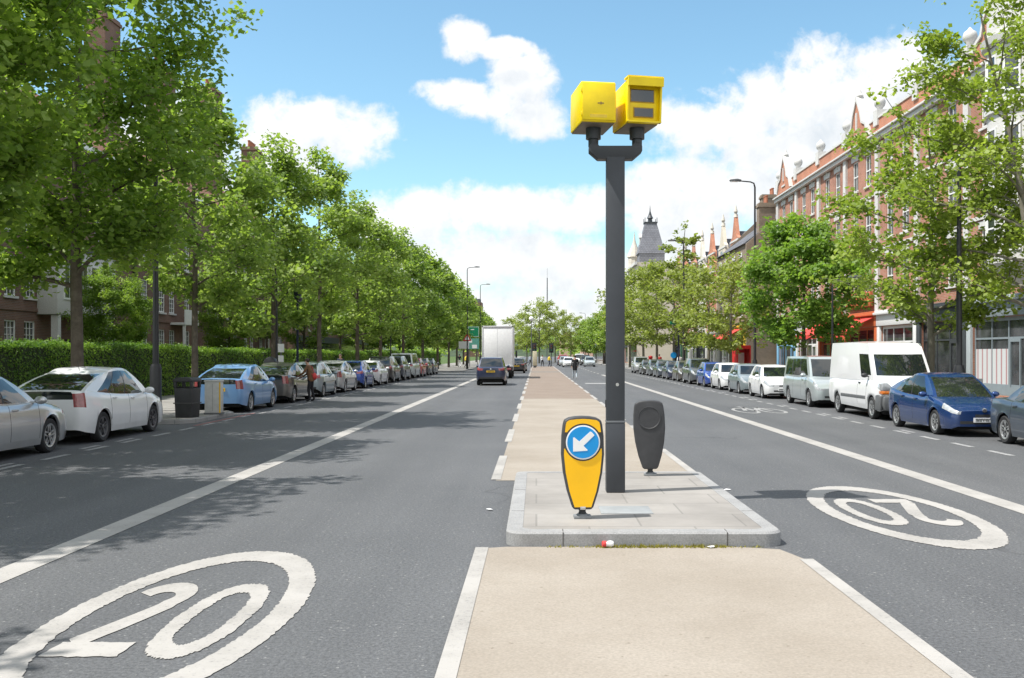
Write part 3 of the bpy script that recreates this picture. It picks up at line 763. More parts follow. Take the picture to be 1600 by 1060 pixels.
def wheel_mesh(r, w, spokes=5):
    t = MB(); t.lathe([(r*.66,-w/2+.015),(r*.9,-w/2),(r*.97,-w/2+.02),(r,-w/2+.05),(r,w/2-.05),(r*.97,w/2-.02),(r*.9,w/2),(r*.66,w/2-.015)], 28, 'y', caps=False)
    tm = t.mesh('tyre', 'rubber', smooth=50)
    m = MB(); m.lathe([(r*.69,w/2-.03),(r*.69,w/2-.012),(r*.60,w/2-.02),(r*.58,w/2-.06)], 28, 'y', caps=False)
    m.lathe([(r*.16,w/2-.06),(r*.16,w/2-.02),(r*.10,w/2-.012)], 14, 'y')
    for k in range(spokes):
        a = 2*PI*k/spokes + .3
        for s in (-.13, .13):
            ca, sa = math.cos(a), math.sin(a)
            pts = []
            for rr, ww in ((r*.12, .10), (r*.62, .075)):
                for q in (-1, 1):
                    aa = a + s*(rr/(r*.62)) ; off = q*r*ww
                    pts.append((rr*math.cos(aa)-off*math.sin(aa), rr*math.sin(aa)+off*math.cos(aa)))
            p = [pts[0], pts[1], pts[3], pts[2]]
            m.prism(p, w/2-.05, w/2-.025)
    rm = m.mesh('rim', 'alloy', smooth=35)
    b = MB(); b.lathe([(r*.64,w/2-.085),(r*.64,w/2-.07)], 24, 'y'); bm_ = b.mesh('brake_disc', 'black_plastic')
    return tm, rm, bm_

def car(spec, label, cat='car', name='parked_car'):
    g = spec; L2 = g['L']/2; W = g['W']; r = g['r']
    t = thing(name, label, cat)
    ax = g['axles']; RA = r+0.055; zc = r
    seams = g.get('seams', [])
    xs = set(np.round(np.linspace(-L2, L2, 33), 4))
    for a in ax:
        for k in range(-6, 7): xs.add(round(a+RA*math.sin(k*PI/12), 4))
        xs.add(round(a-RA-.001, 4)); xs.add(round(a+RA+.001, 4))
    for s in seams: xs.add(s); xs.add(round(s+.014, 4))
    xs |= {round(L2-.03,4), round(-L2+.03,4), round(L2-.10,4), round(-L2+.10,4), round(L2-g['hl'],4), round(-L2+g['tl'],4)}
    xs = sorted(x for x in xs if -L2 <= x <= L2)
    # drop near-duplicates except seam / arch pairs
    keep = [xs[0]]
    special = set(seams) | {round(s+.014,4) for s in seams} | {round(a+q*(RA+e),4) for a in ax for q in (-1,1) for e in (0,.001)} | {round(L2-g['hl'],4), round(-L2+g['tl'],4)}
    for x in xs[1:]:
        if x - keep[-1] < .02 and x not in special and x != xs[-1]: continue
        keep.append(x)
    xs = keep
    deck = lambda x: sum(interp(g['deck'], x+q) for q in (-.13,-.065,0,.065,.13))/5
    bot = lambda x: interp(g['bot'], x)
    wid = lambda x: W*(interp(g['wid'], x) if abs(x) > L2-.06 else sum(interp(g['wid'], x+q) for q in (-.05,0,.05))/3)
    def zl(x):
        z = bot(x)
        for a in ax:
            if abs(x-a) <= RA: z = max(z, zc+math.sqrt(max(0, RA*RA-(x-a)**2)))
        return z
    vs = []; cols = []
    NR = 8
    for x in xs:
        b, d, w = zl(x), deck(x), wid(x)
        h = d-b
        b0 = bot(x); hh = d-b0
        zz = [b, max(b+.01, b0+.16*hh), max(b+.02, b0+.36*hh), max(b+.03, b0+.60*hh), max(b+.05, b0+.80*hh), d-.04*hh, d, d+g['crown'], d+g['crown']*1.3]
        for k in range(1, 6): zz[k] = max(zz[k], zz[k-1]+.002)
        ww = [.955, .985, 1.0, .995, .975, .945, .90, .5, 0.0]
        col = []
        for s in (1, -1):
            cc = []
            for k in range(9):
                cc.append(len(vs)); vs.append((x, s*w*ww[k], zz[k]))
            col.append(cc)
        cols.append(col)
    parts = {}
    def put(p, f): parts.setdefault(p, []).append(f)
    doors = g.get('doors', [])     # list of (x0, x1)
    for i in range(len(xs)-1):
        xm = (xs[i]+xs[i+1])/2
        seam = any(abs(xm-(s+.007)) < .006 for s in seams)
        for si, s in enumerate((1, -1)):
            a, b = cols[i][si], cols[i+1][si]
            for k in range(8):
                f = (a[k], b[k], b[k+1], a[k+1]) if s < 0 else (a[k], a[k+1], b[k+1], b[k])
                p = 'body'
                if seam and 1 <= k <= 5: p = 'door_gap%d%d' % (min(range(len(seams)), key=lambda q: abs(xm-seams[q])), si)
                elif k <= g.get('dark_rows', -1): p = 'bumper'
                elif k < 6 and (xm > L2-g['hl']) and k in g['hl_rows']: p = 'headlight%d' % si
                elif k < 6 and (xm < -L2+g['tl']) and k in g['tl_rows']: p = 'tail_light%d' % si
                elif g.get('band') and k in g['band'] and abs(xm) < L2-.6: p = 'rub_strip'
                elif 1 <= k <= 5:
                    for di, (d0, d1) in enumerate(doors):
                        if d0 <= xm <= d1: p = 'door%d%d' % (di, si)
                put(p, f)
    # end caps
    for end, ci in ((1, len(xs)-1), (-1, 0)):
        x = xs[ci]; colL, colR = cols[ci]
        fr = [1, g.get('lw', .70), .34, -.34, -g.get('lw', .70), -1]
        grid = []
        for k in range(7):
            zl_, yl = vs[colL[k]][2], vs[colL[k]][1]
            row = []
            for j, q in enumerate(fr):
                if j == 0: row.append(colL[k])
                elif j == 5: row.append(colR[k])
                else: row.append(len(vs)); vs.append((x+end*g['bow']*(1-abs(q)), yl*q, zl_ + (g['crown']*(1-abs(q)) if k == 6 else 0)))
            grid.append(row)
        for k in range(6):
            for j in range(5):
                f = (grid[k][j], grid[k][j+1], grid[k+1][j+1], grid[k+1][j])
                if end > 0: f = f[::-1]
                p = 'body'
                if end > 0:
                    if k in g['hl_rows'] and j in (0, 4): p = 'headlight%d' % (0 if j == 0 else 1)
                    elif (k in g.get('grille_rows', (1,)) and j in (1, 2, 3)): p = 'grille'
                    elif k in g.get('grille2_rows', ()) and j == 2: p = 'grille'
                else:
                    if k in g['tl_rows'] and j in (0, 4): p = 'tail_light%d' % (0 if j == 0 else 1)
                    elif k in g.get('rear_dark', ()) and j in (1, 2, 3): p = 'lower_glass'
                    elif k == 0 and g.get('rear_bumper', True): p = 'bumper'
                if k <= g.get('dark_rows', -1): p = 'bumper'
                put(p, f)
        mid = [grid[6][j] for j in range(6)]
        f = tuple(mid) + (colR[7], colR[8], colL[7])
        put('body', f if end < 0 else f[::-1])
    # greenhouse
    G = g['gh']
    xf0, xf1, xr1, xr0 = G['xf0'], G['xf1'], G['xr1'], G['xr0']
    wb, wr, zr = G['wb'], G['wr'], G['zr']
    ss = sorted(set([0, .04, 1-.04, 1] + [v for a in G['side'] for v in a] + list(np.linspace(.1, .9, 9))))
    ss = [ss[0]] + [b for a, b in zip(ss, ss[1:]) if b-a > .012]
    fy = [1, .90, .45, 0, -.45, -.90, -1]
    rings = [0, G.get('t0', .09), .35, .65, G.get('t1', .90), 1.0]
    roofz = lambda x: zr - G['drop']*(max(0, x-(xf1+xr1)/2)/(xf1-xr1)*2)**2*.5 - G['dropr']*(max(0, (xf1+xr1)/2-x)/(xf1-xr1)*2)**2
    def P(xb, yb, xt, yt, q):
        zb = deck(min(max(xb, -L2), L2)) - .025
        zt = roofz(xt)
        x = xb+(xt-xb)*q; y = yb+(yt-yb)*q; z = zb+(zt-zb)*q
        bulge = G.get('bulge', .035)*math.sin(PI*q)
        return x, y, z, bulge
    V2 = vs
    def row(pts): 
        ids = []
        for p in pts: ids.append(len(V2)); V2.append(p)
        return ids
    # front and rear panels (y fractions), sides (s fractions)
    def bowed(xx, q, b): return xx - b*q*q
    fp = []; rp = []; sp_ = {1: [], -1: []}
    for q in rings:
        pf = []; pr = []
        for y in fy:
            x, yy, z, bu = P(bowed(xf0, y, G['bowf']), y*wb, bowed(xf1, y, G['bowf']*.6), y*wr, q); pf.append((x+bu*.6, yy, z+bu*.5))
            x, yy, z, bu = P(bowed(-(-xr0), 0, 0)+G['bowr']*y*y, y*wb*G.get('rn', .95), xr1+G['bowr']*.6*y*y, y*wr, q); pr.append((x-bu*.6, yy, z+bu*.5))
        fp.append(row(pf)); rp.append(row(pr))
        for s in (1, -1):
            ps = []
            for k in ss:
                xb = (xf0-G['bowf'])+((xr0+G['bowr'])-(xf0-G['bowf']))*k; xt = (xf1-G['bowf']*.6)+((xr1+G['bowr']*.6)-(xf1-G['bowf']*.6))*k
                wbk = wb*(1+(G.get('rn', .95)-1)*max(0, (k-.6)/.4)) ; tpl = 1+.035*math.sin(PI*k)
                x, yy, z, bu = P(xb, s*wbk*tpl, xt, s*wr*tpl, q); 
                if k == 0: x, yy, z = pf[0 if s > 0 else -1]; bu = 0
                if k == 1: x, yy, z = pr[0 if s > 0 else -1]; bu = 0
                ps.append((x, yy+s*bu*math.sin(PI*min(1, max(0,k)))*1.0, z))
            sp_[s].append(row(ps))
    nq = len(rings)-1
    def glz(k): return 1 <= k <= nq-2
    for k in range(nq):
        for j in range(6):
            f = (fp[k][j], fp[k+1][j], fp[k+1][j+1], fp[k][j+1])
            put('windscreen' if glz(k) and 1 <= j <= 4 else 'body', f)
            f = (rp[k][j], rp[k][j+1], rp[k+1][j+1], rp[k+1][j])
            put('rear_window' if G.get('rearglass', True) and glz(k) and 1 <= j <= 4 else 'body', f)
        for s in (1, -1):
            A = sp_[s]
            for j in range(len(ss)-1):
                km = (ss[j]+ss[j+1])/2
                p = 'body'
                if glz(k):
                    if G['side'][0][0] <= km <= G['side'][-1][1]: p = 'window_trim%d%d' % (sum(1 for a_, b_ in G['side'] if b_ <= km), 0 if s > 0 else 1)
                    for wi, (a, b) in enumerate(G['side']):
                        if a <= km <= b: p = 'side_window%d%d' % (wi, 0 if s > 0 else 1)
                f = (A[k][j], A[k][j+1], A[k+1][j+1], A[k+1][j])
                put(p, f if s < 0 else f[::-1])
    # roof skin
    Lt, Rt = sp_[1][-1], sp_[-1][-1]
    prev = None
    for j, k in enumerate(ss):
        if k == 0: rw = fp[-1]
        elif k == 1: rw = rp[-1]
        else:
            rw = [Lt[j]] + row([(V2[Lt[j]][0], V2[Lt[j]][1]*q, V2[Lt[j]][2]+G['rc']*(1-q*q)*math.sin(PI*k)**.5) for q in fy[1:-1]]) + [Rt[j]]
        if prev is not None:
            for q in range(6): put('body', (prev[q], rw[q], rw[q+1], prev[q+1]))
        prev = rw
    matmap = {'body': 'paint_base', 'door_gap': 'seam', 'bumper': 'black_plastic', 'grille': 'black_plastic', 'windscreen': 'car_glass', 'rear_window': 'car_glass',
              'lower_glass': 'car_glass', 'window_trim': 'black_plastic', 'rub_strip': 'black_plastic'}
    if g.get('bumper_mat'): matmap['bumper'] = g['bumper_mat']
    obs = {}
    for p, fs in parts.items():
        nm = p.rstrip('0123456789')
        mt = matmap.get(nm) or {'headlight': 'head_clear', 'tail_light': 'tail_red', 'side_window': 'car_glass', 'door': 'paint_base'}[nm]
        obs[p] = sub_mesh(nm, V2, fs, mt, t, 62 if nm in ('body', 'door') else 40)
    # handles
    for di, (d0, d1) in enumerate(doors):
        for si, s in enumerate((1, -1)):
            if 'door%d%d' % (di, si) in obs:
                x = d0+.16; z = deck(x)-.10
                m = MB(); m.box(x-.09, x+.09, s*(wid(x)*.975)-.02, s*(wid(x)*.975)+.02, z-.018, z+.018)
                hb = m.build('handle', g.get('handle_mat', 'paint_base'), obs['door%d%d' % (di, si)], bevel=.008)
    # underside
    m = MB(); m.box(-L2+.25, L2-.25, -W+.24, W-.24, .17, max(.5, r*1.9)); m.build('underbody', 'seam', t)
    # wheels
    tm, rm, bd = g['_wh'] if '_wh' in g else g.setdefault('_wh', wheel_mesh(r, .205, g.get('spokes', 5)))
    for a in ax:
        for s in (1, -1):
            w_ = link('wheel', tm, t, (a, s*(W*.985-.115), r))
            if s < 0: w_.rotation_euler = (0, 0, PI)
            link('rim', rm, w_); link('brake_disc', bd, w_)
    # mirrors
    for s in (1, -1):
        x = g['mir'][0]; z = g['mir'][1]
        m = MB(); m.sphere((x, s*(W*.93+.13), z), (.075, .11, .075), 10, 7); m.box(x-.02, x+.03, min(s*W*.86, s*(W*.93+.08)), max(s*W*.86, s*(W*.93+.08)), z-.05, z-.02)
        m.build('mirror', g.get('mir_mat', 'paint_base'), t, smooth=50)
    # plates
    for end, pm in ((1, 'sign_white'), (-1, 'plate_yellow')):
        z = g['plate'][0 if end > 0 else 1]
        x = end*(L2+g['bow']*1.0+.006)
        m = MB(); m.box(min(x, x-end*.03), max(x, x-end*.03)+0, -.26, .26, z-.056, z+.056); pl = m.build('number_plate', pm, t)
        m = MB(); r3 = random.Random(len(label)+end)
        y = -.215
        xx = x+end*.002
        for k in range(7):
            wgl = .048
            m.box(xx-.002, xx+.002, y, y+.014, z-.035, z+.035); m.box(xx-.002, xx+.002, y+.034, y+wgl, z-.035*r3.choice((0,1)), z+.035)
            m.box(xx-.002, xx+.002, y+.010, y+.038, z+.023, z+.035)
            y += .062
        m.build('plate_lettering', 'plate_ink', pl)
    # badge
    m = MB(); x = L2+g['bow']; zb_ = g['badge'][0]; m.lathe([(.055,x-.02),(.055,x+.006),(.04,x+.01)], 16, 'x', (0,0,zb_)); m.build('badge', 'chrome', t)
    m = MB(); x = -L2-g['bow']; m.lathe([(.05,x-.006),(.05,x+.02)], 16, 'x', (0,0,g['badge'][1])); m.build('badge', 'chrome', t)
    if g.get('roof_aerial'):
        m = MB(); xa = xr1+.12; m.tube([(xa,0,roofz(xa)+.0),(xa-.10,0,roofz(xa)+.22)], [.008,.004], 6); m.build('aerial', 'black_plastic', t)
    # wipers / shelf line: dark cowl
    return t

M['paint_base'] = paint('car_paint_white', (0.74, 0.75, 0.76))
PAINT = {
 'white': M['paint_base'], 'silver': paint('car_paint_silver', (0.50, 0.51, 0.52), .55, .3), 'sky': paint('car_paint_light_blue', (0.17, 0.34, 0.62), .35, .3),
 'dark': paint('car_paint_black', (0.022, 0.022, 0.024)), 'bronze': paint('car_paint_bronze', (0.14, 0.13, 0.12), .5, .3), 'blue': paint('car_paint_blue', (0.004, 0.036, 0.15), .3, .25),
 'navy': paint('car_paint_navy', (0.022, 0.032, 0.075), .2, .3), 'grey': paint('car_paint_grey', (0.11, 0.125, 0.14), .4, .3), 'steel': paint('car_paint_steel', (0.26, 0.315, 0.34), .4, .3),
 'red': paint('car_paint_red', (0.35, 0.02, 0.025)), 'gold': paint('car_paint_champagne', (0.42, 0.41, 0.38), .5, .3), 'mist': paint('car_paint_pale_green', (0.46, 0.51, 0.52), .4, .3),
 'royal': paint('car_paint_royal', (0.008, 0.06, 0.34), .2, .25), 'slate': paint('car_paint_slate', (0.06, 0.08, 0.11), .35, .3)}

W0 = [(-2.8,.80),(-2.62,.90),(-2.3,.965),(-1.6,1.0),(1.4,1.0),(2.1,.965),(2.45,.90),(2.8,.80)]
def widths(L2, e=.78): return [(-L2,e),(-L2+.05,e+.09),(-L2+.2,.955),(-L2+.7,1.0),(L2-.9,1.0),(L2-.35,.955),(L2-.10,e+.09),(L2,e-.02)]
SPEC = {}
SPEC['liftback'] = dict(L=4.46, W=.873, r=.315, axles=(1.30,-1.40), crown=.02, bow=.05, hl=.50, tl=.13, hl_rows=(4,5), tl_rows=(3,4), grille_rows=(1,), grille2_rows=(3,), rear_dark=(4,5), lw=.88, rear_bumper=False,
  deck=[(-2.23,1.05),(-2.16,1.09),(-2.0,1.09),(-1.5,1.04),(-.5,.975),(.4,.95),(1.0,.96),(1.4,.90),(1.85,.79),(2.12,.70),(2.23,.60)],
  bot=[(-2.23,.30),(-2.1,.25),(-1.8,.20),(1.7,.18),(2.1,.20),(2.23,.26)], wid=widths(2.23), seams=[-1.06,-.12,.86], doors=[(-.10,.86),(-1.04,-.12)],
  gh=dict(xf0=1.32, xf1=.34, xr1=-.80, xr0=-2.20, wb=.79, wr=.60, zr=1.525, drop=.10, dropr=.10, bowf=.17, bowr=.05, rc=.03, bulge=.065, t0=.025, side=[(.12,.43),(.45,.70),(.715,.84)]),
  mir=(.80,1.0), plate=(.42,.74), badge=(.66,.90), roof_aerial=True)
SPEC['saloon'] = dict(L=4.55, W=.88, r=.32, axles=(1.35,-1.35), crown=.03, bow=.08, hl=.45, tl=.25, hl_rows=(4,5), tl_rows=(4,5), grille_rows=(1,), grille2_rows=(4,),
  deck=[(-2.275,.86),(-2.2,1.0),(-1.6,1.03),(-1.2,.99),(0,.95),(1.05,.96),(1.5,.89),(2.0,.78),(2.2,.70),(2.275,.60)],
  bot=[(-2.275,.36),(-2.1,.26),(-1.8,.20),(1.7,.18),(2.1,.20),(2.275,.26)], wid=widths(2.275), seams=[-1.02,-.10,.90], doors=[(-.08,.90),(-1.0,-.10)],
  gh=dict(xf0=1.15, xf1=.25, xr1=-.82, xr0=-1.62, wb=.775, wr=.57, zr=1.46, drop=.08, dropr=.07, bowf=.15, bowr=.12, rc=.03, bulge=.05, side=[(.10,.46),(.49,.84)]),
  mir=(.78,1.0), plate=(.40,.80), badge=(.62,.92))
SPEC['hatchback'] = dict(L=3.95, W=.85, r=.305, axles=(1.20,-1.25), crown=.03, bow=.08, hl=.5, tl=.2, hl_rows=(4,5), tl_rows=(4,5), grille_rows=(1,), grille2_rows=(4,),
  deck=[(-1.975,.88),(-1.9,1.0),(-1.5,1.0),(0,.96),(.95,.98),(1.3,.91),(1.7,.80),(1.9,.70),(1.975,.58)],
  bot=[(-1.975,.36),(-1.8,.27),(-1.6,.20),(1.5,.18),(1.8,.20),(1.975,.26)], wid=widths(1.975), seams=[-.98,-.15,.78], doors=[(-.13,.78),(-.96,-.15)],
  gh=dict(xf0=1.10, xf1=.30, xr1=-1.38, xr0=-1.88, wb=.755, wr=.575, zr=1.51, drop=.09, dropr=.05, bowf=.15, bowr=.12, rc=.035, bulge=.045, side=[(.10,.44),(.47,.76)]),
  mir=(.72,1.02), plate=(.42,.72), badge=(.64,.88))
SPEC['tall_car'] = dict(L=4.6, W=.92, r=.355, axles=(1.36,-1.34), crown=.03, bow=.07, hl=.4, tl=.18, hl_rows=(4,5), tl_rows=(4,5), grille_rows=(1,), grille2_rows=(3,4), spokes=6,
  deck=[(-2.3,1.0),(-2.2,1.14),(-1.5,1.13),(0,1.08),(1.15,1.09),(1.6,1.02),(2.1,.92),(2.25,.80),(2.3,.65)],
  bot=[(-2.3,.42),(-2.1,.30),(-1.8,.25),(1.7,.24),(2.1,.26),(2.3,.32)], wid=widths(2.3), seams=[-1.0,-.05,.95], doors=[(-.03,.95),(-.98,-.05)],
  gh=dict(xf0=1.25, xf1=.42, xr1=-1.72, xr0=-2.20, wb=.82, wr=.63, zr=1.72, drop=.04, dropr=.03, bowf=.12, bowr=.10, rc=.035, side=[(.09,.38),(.41,.68),(.71,.92)]),
  mir=(.85,1.15), plate=(.48,.86), badge=(.78,1.02))
SPEC['people_carrier'] = dict(L=4.95, W=.95, r=.335, axles=(1.58,-1.42), crown=.03, bow=.06, hl=.4, tl=.14, hl_rows=(4,5), tl_rows=(4,5), grille_rows=(1,), grille2_rows=(3,4),
  deck=[(-2.475,1.05),(-2.44,1.14),(0,1.12),(1.5,1.15),(1.9,1.06),(2.3,.95),(2.42,.82),(2.475,.62)],
  bot=[(-2.475,.36),(-2.2,.26),(1.9,.24),(2.3,.25),(2.475,.30)], wid=widths(2.475,.86), seams=[-.65,.55,1.28], doors=[(.57,1.28)],
  gh=dict(xf0=1.78, xf1=1.02, xr1=-2.34, xr0=-2.43, wb=.86, wr=.74, zr=1.92, drop=.05, dropr=.01, bowf=.13, bowr=.05, rc=.03, rn=1.0, side=[(.07,.28),(.31,.60),(.63,.93)]),
  mir=(1.2,1.2), plate=(.45,.95), badge=(.78,1.02))
SPEC['panel_van'] = dict(L=5.5, W=.99, r=.345, axles=(1.86,-1.62), crown=.03, bow=.07, hl=.42, tl=.10, hl_rows=(4,5), tl_rows=(3,4), grille_rows=(1,), grille2_rows=(3,4), dark_rows=-1, hlx=1,
  deck=[(-2.75,1.18),(-2.7,1.20),(0,1.20),(1.7,1.22),(2.1,1.20),(2.5,1.11),(2.68,1.0),(2.75,.86)],
  bot=[(-2.75,.42),(-2.5,.34),(2.1,.28),(2.5,.26),(2.75,.32)], wid=widths(2.75,.87), seams=[.55,1.42], doors=[(.57,1.42)],
  gh=dict(xf0=2.12, xf1=1.30, xr1=-2.66, xr0=-2.71, wb=.91, wr=.82, zr=2.40, drop=.10, dropr=.0, bowf=.14, bowr=.03, rc=.05, rn=1.0, bulge=.03, t0=.14, t1=.70, side=[(.05,.235)], rearglass=False),
  mir=(1.5,1.35), mir_mat='black_plastic', handle_mat='black_plastic', plate=(.46,.6), badge=(.86,1.0))

PROTO = {}
def make(kind, color, label, x, y, away, name='parked_car', cat='car', group=None, scale=1.0, rz=0.0):
    if kind not in PROTO:
        c = car(SPEC[kind], label); PROTO[kind] = c
    else:
        c = copy_tree(PROTO[kind])
    c.name = name
    c['label'] = label; c['category'] = cat
    if group: c['group'] = group
    elif 'group' in c: del c['group']
    c.location = (x, y, 0.004); c.rotation_euler = (0, 0, (PI/2 if away else -PI/2)+rz); c.scale = (scale,)*3
    for ch in c.children:
        b = ch.name.split('.')[0]
        if b in ('body', 'door') or (b == 'mirror' and kind != 'panel_van'):
            setmat(ch, PAINT[color])
            for h in ch.children:
                if h.name.split('.')[0] == 'handle' and kind != 'panel_van': setmat(h, PAINT[color])
        if b == 'wheel':
            for h in ch.children:
                if h.name.split('.')[0] == 'rim': setmat(h, M['dark_alloy' if (color, kind) == ('white', 'liftback') else 'alloy'])
    return c
GL, GR = 'cars parked along the left kerb', 'cars parked along the right kerb'
XL, XR = -10.42, 10.62
LEFT = [('saloon','silver',18.2,'silver saloon nearest on the left side, only its front half in view'),
 ('liftback','white',23.55,'white liftback with dark alloy wheels and yellow rear plate, in front of the hedge'),
 ('liftback','sky',35.0,'light blue liftback parked just past the black litter bin'),
 ('liftback','bronze',41.0,'dark bronze liftback parked beside the person in the brown jacket'),
 ('hatchback','steel',46.2,'small grey hatchback just past the person in the brown jacket'),
 ('liftback','silver',51.6,'silver liftback with round red tail lamps past the small grey hatchback'),
 ('hatchback','royal',57.2,'bright blue hatchback between the silver liftback and a white saloon'),
 ('saloon','white',62.8,'white saloon with red tail lamps parked behind a tall black car'),
 ('tall_car','dark',68.4,'tall black estate car towering over the white saloon behind it'),
 ('tall_car','slate',74.0,'dark slate tall car parked in front of the tall black estate'),
 ('people_carrier','mist',79.7,'pale grey people carrier beyond the dark slate car on the left'),
 ('hatchback','red',85.2,'dark red hatchback near the end of the left parked row'),
 ('hatchback','dark',90.2,'small black hatchback in front of the dark red hatchback'),
 ('saloon','grey',95.6,'dark grey saloon, last car before the pavement widens on the left')]
for k, c, y, lb in LEFT: make(k, c, lb, XL-.06+(0.05 if k == 'hatchback' else 0), y, True, group=GL, scale=1.06 if y < 30 else 1.03)
RIGHT = [('saloon','slate',20.3,'dark slate blue saloon at the right edge, only its tail in view'),
 ('liftback','blue',25.3,'deep blue liftback facing the viewer with a white front number plate'),
 ('hatchback','white',44.6,'white hatchback parked behind the silver people carrier on the right'),
 ('hatchback','steel',49.6,'steel grey hatchback between two white cars on the right'),
 ('hatchback','white',54.7,'white hatchback parked between the steel grey and the bright blue hatchbacks'),
 ('hatchback','royal',59.6,'bright blue hatchback in the right row, ahead of a dark tall car'),
 ('tall_car','grey',65.0,'dark grey tall car parked behind the bright blue hatchback on the right'),
 ('hatchback','bronze',70.6,'bronze hatchback behind the dark grey tall car on the right'),
 ('saloon','navy',76.2,'navy blue saloon in the right row near the round blue sign'),
 ('saloon','slate',82.2,'slate saloon behind the navy saloon in the right row'),
 ('hatchback','grey',87.8,'dark grey hatchback far down the right row'),
 ('saloon','dark',93.4,'black saloon far down the right row'),
 ('tall_car','silver',101.0,'silver tall car at the far end of the right row')]
for k, c, y, lb in RIGHT: make(k, c, lb, XR+(0.33 if y < 21 else -.2 if y < 27 else 0.0), y, False, group=GR, scale=.95)
make('people_carrier', 'mist', 'pale silver people carrier parked behind the white van', 10.85, 38.0, False, group=GR, scale=.96, cat='van', name='parked_people_carrier')
v = make('panel_van', 'white', 'white high roof panel van with grey front bumper and orange indicators', 10.92, 31.5, False, group=GR, scale=.96, cat='van', name='parked_van')
# van extras: grey bumper, rub strips, big lamps with amber indicators
m = MB()
m.prism([(-.88,.30),(.88,.30),(.93,.5),(.90,.74),(-.90,.74),(-.93,.5)], 2.60, 2.86, 'x')
m.build('bumper', 'grey_plastic', v, bevel=.04, seg=3)
for s in (1, -1):
    m = MB(); m.prism([(2.24,.30),(2.74,.30),(2.74,.74),(2.52,.78),(2.30,.76)], s*.945-.045, s*.945+.045, 'y'); m.build('bumper_corner', 'grey_plastic', v, bevel=.03)
    m = MB(); m.prism([(s*.60,.90),(s*.93,.90),(s*.94,1.13),(s*.80,1.16),(s*.66,1.05)], 2.50, 2.80, 'x'); hl_ = m.build('headlight', 'head_clear', v, bevel=.03)
    m = MB(); m.box(min(s*.57,s*.945), max(s*.57,s*.945), 2.50 if 0 else .78, .90, 0, 0.1) if 0 else m.prism([(s*.57,.80),(s*.945,.80),(s*.945,.893),(s*.58,.893)], 2.50, 2.815, 'x'); m.build('indicator', 'amber', v, bevel=.012)
    m = MB(); m.box(-1.15, 1.38, s*.985-.012, s*.985+.018, .60, .70); m.build('rub_strip', 'grey_plastic', v, bevel=.008)
m = MB(); m.box(2.6, 2.825, -.52, .52, .80, .86); m.box(2.6, 2.82, -.50, .50, .93, .965); m.build('grille', 'black_plastic', v, bevel=.01)
# moving traffic
make('tall_car', 'navy', 'dark blue tall hatchback driving away behind the white box lorry', -2.78, 63.0, True, 'moving_car', scale=1.0)
# box lorry
t = thing('box_lorry', 'white box lorry with plain white rear doors driving away in the left carriageway', 'lorry', (-3.05, 78, 0.004))
m = MB(); m.box(-1.2, 1.2, 0.0, 6.2, 1.0, 4.1); b = m.build('box_body', plain('lorry_white', (0.84,0.84,0.84), .45, var=.05), t, bevel=.03)
m = MB(); m.box(-1.12, 1.12, -.03, .02, 1.05, 3.9)
sh = m.build('rear_door', plain('shutter_white', (0.88,0.88,0.88), .5, var=.05), b, bevel=.01)
m = MB(); m.box(-.004,.004,-.034,-.028,1.08,3.88); m.build('door_gap', 'grey_plastic', sh)
m = MB()
for x in (-1.17, 1.17): m.box(x-.05, x+.05, -.05, .05, .95, 4.12)
m.box(-1.22, 1.22, -.05, .05, 4.0, 4.13); m.box(-1.22, 1.22, -.06, .06, .9, 1.05); m.build('rear_frame', plain('frame_white', (.62,.62,.63), .5), b, bevel=.01)
m = MB(); m.box(-1.05, 1.05, .1, 8.2, .65, .95); m.box(-1.1, 1.1, -.1, .05, .5, .66); m.build('chassis', 'seam', t)
m = MB(); m.prism([(6.4,.5),(8.4,.5),(8.4,1.5),(8.1,2.6),(6.4,2.7)], -1.1, 1.1, 'x'); m.build('cab', plain('cab_white', (0.72,0.72,0.72), .4), t, bevel=.05)
for s in (-1, 1):
    m = MB(); m.box(s*.92-.16, s*.92+.16, -.12, -.04, .66, .82); m.build('tail_light', 'tail_red', t, bevel=.01)
    m = MB(); m.box(s*1.32-.08, s*1.32+.08, 7.9, 8.05, 1.6, 2.2); m.build('mirror', 'black_plastic', t, bevel=.02)
    for y in (1.5, 7.4):
        m = MB(); m.lathe([(.24,-.13),(.40,-.14),(.42,-.1),(.42,.1),(.40,.14),(.24,.13)], 20, 'x', (s*.98,y,.42)); w_ = m.build('wheel', 'rubber', t, smooth=40)
        m = MB(); m.lathe([(.24,-.12),(.24,.12)], 16, 'x', (s*.98,y,.42)); m.build('rim', 'alloy', w_)
m = MB(); m.box(-.26,.26,-.115,-.10,.53,.64); m.build('number_plate', 'plate_yellow', t)
# traffic further off
make('hatchback', 'dark', 'black hatchback driving away ahead of the lorry, beside the median', -1.95, 101, True, 'moving_car')
make('saloon', 'slate', 'slate grey saloon driving away far ahead beside the median', -1.9, 112, True, 'moving_car')
make('saloon', 'white', 'white saloon coming towards the viewer just right of the median end', 4.7, 146, False, 'moving_car')
make('hatchback', 'silver', 'silver hatchback approaching behind the white saloon at the median end', 4.4, 157, False, 'moving_car')
make('tall_car', 'red', 'red tall car approaching far off beyond the silver hatchback', 4.6, 172, False, 'moving_car')
make('hatchback', 'mist', 'pale hatchback approaching in the far right lane', 8.0, 150, False, 'moving_car')
make('tall_car', 'dark', 'black tall car approaching far off in the right lane', 8.2, 166, False, 'moving_car')
make('people_carrier', 'white', 'white people carrier approaching far off in the right lane', 8.0, 185, False, 'moving_car', cat='van')
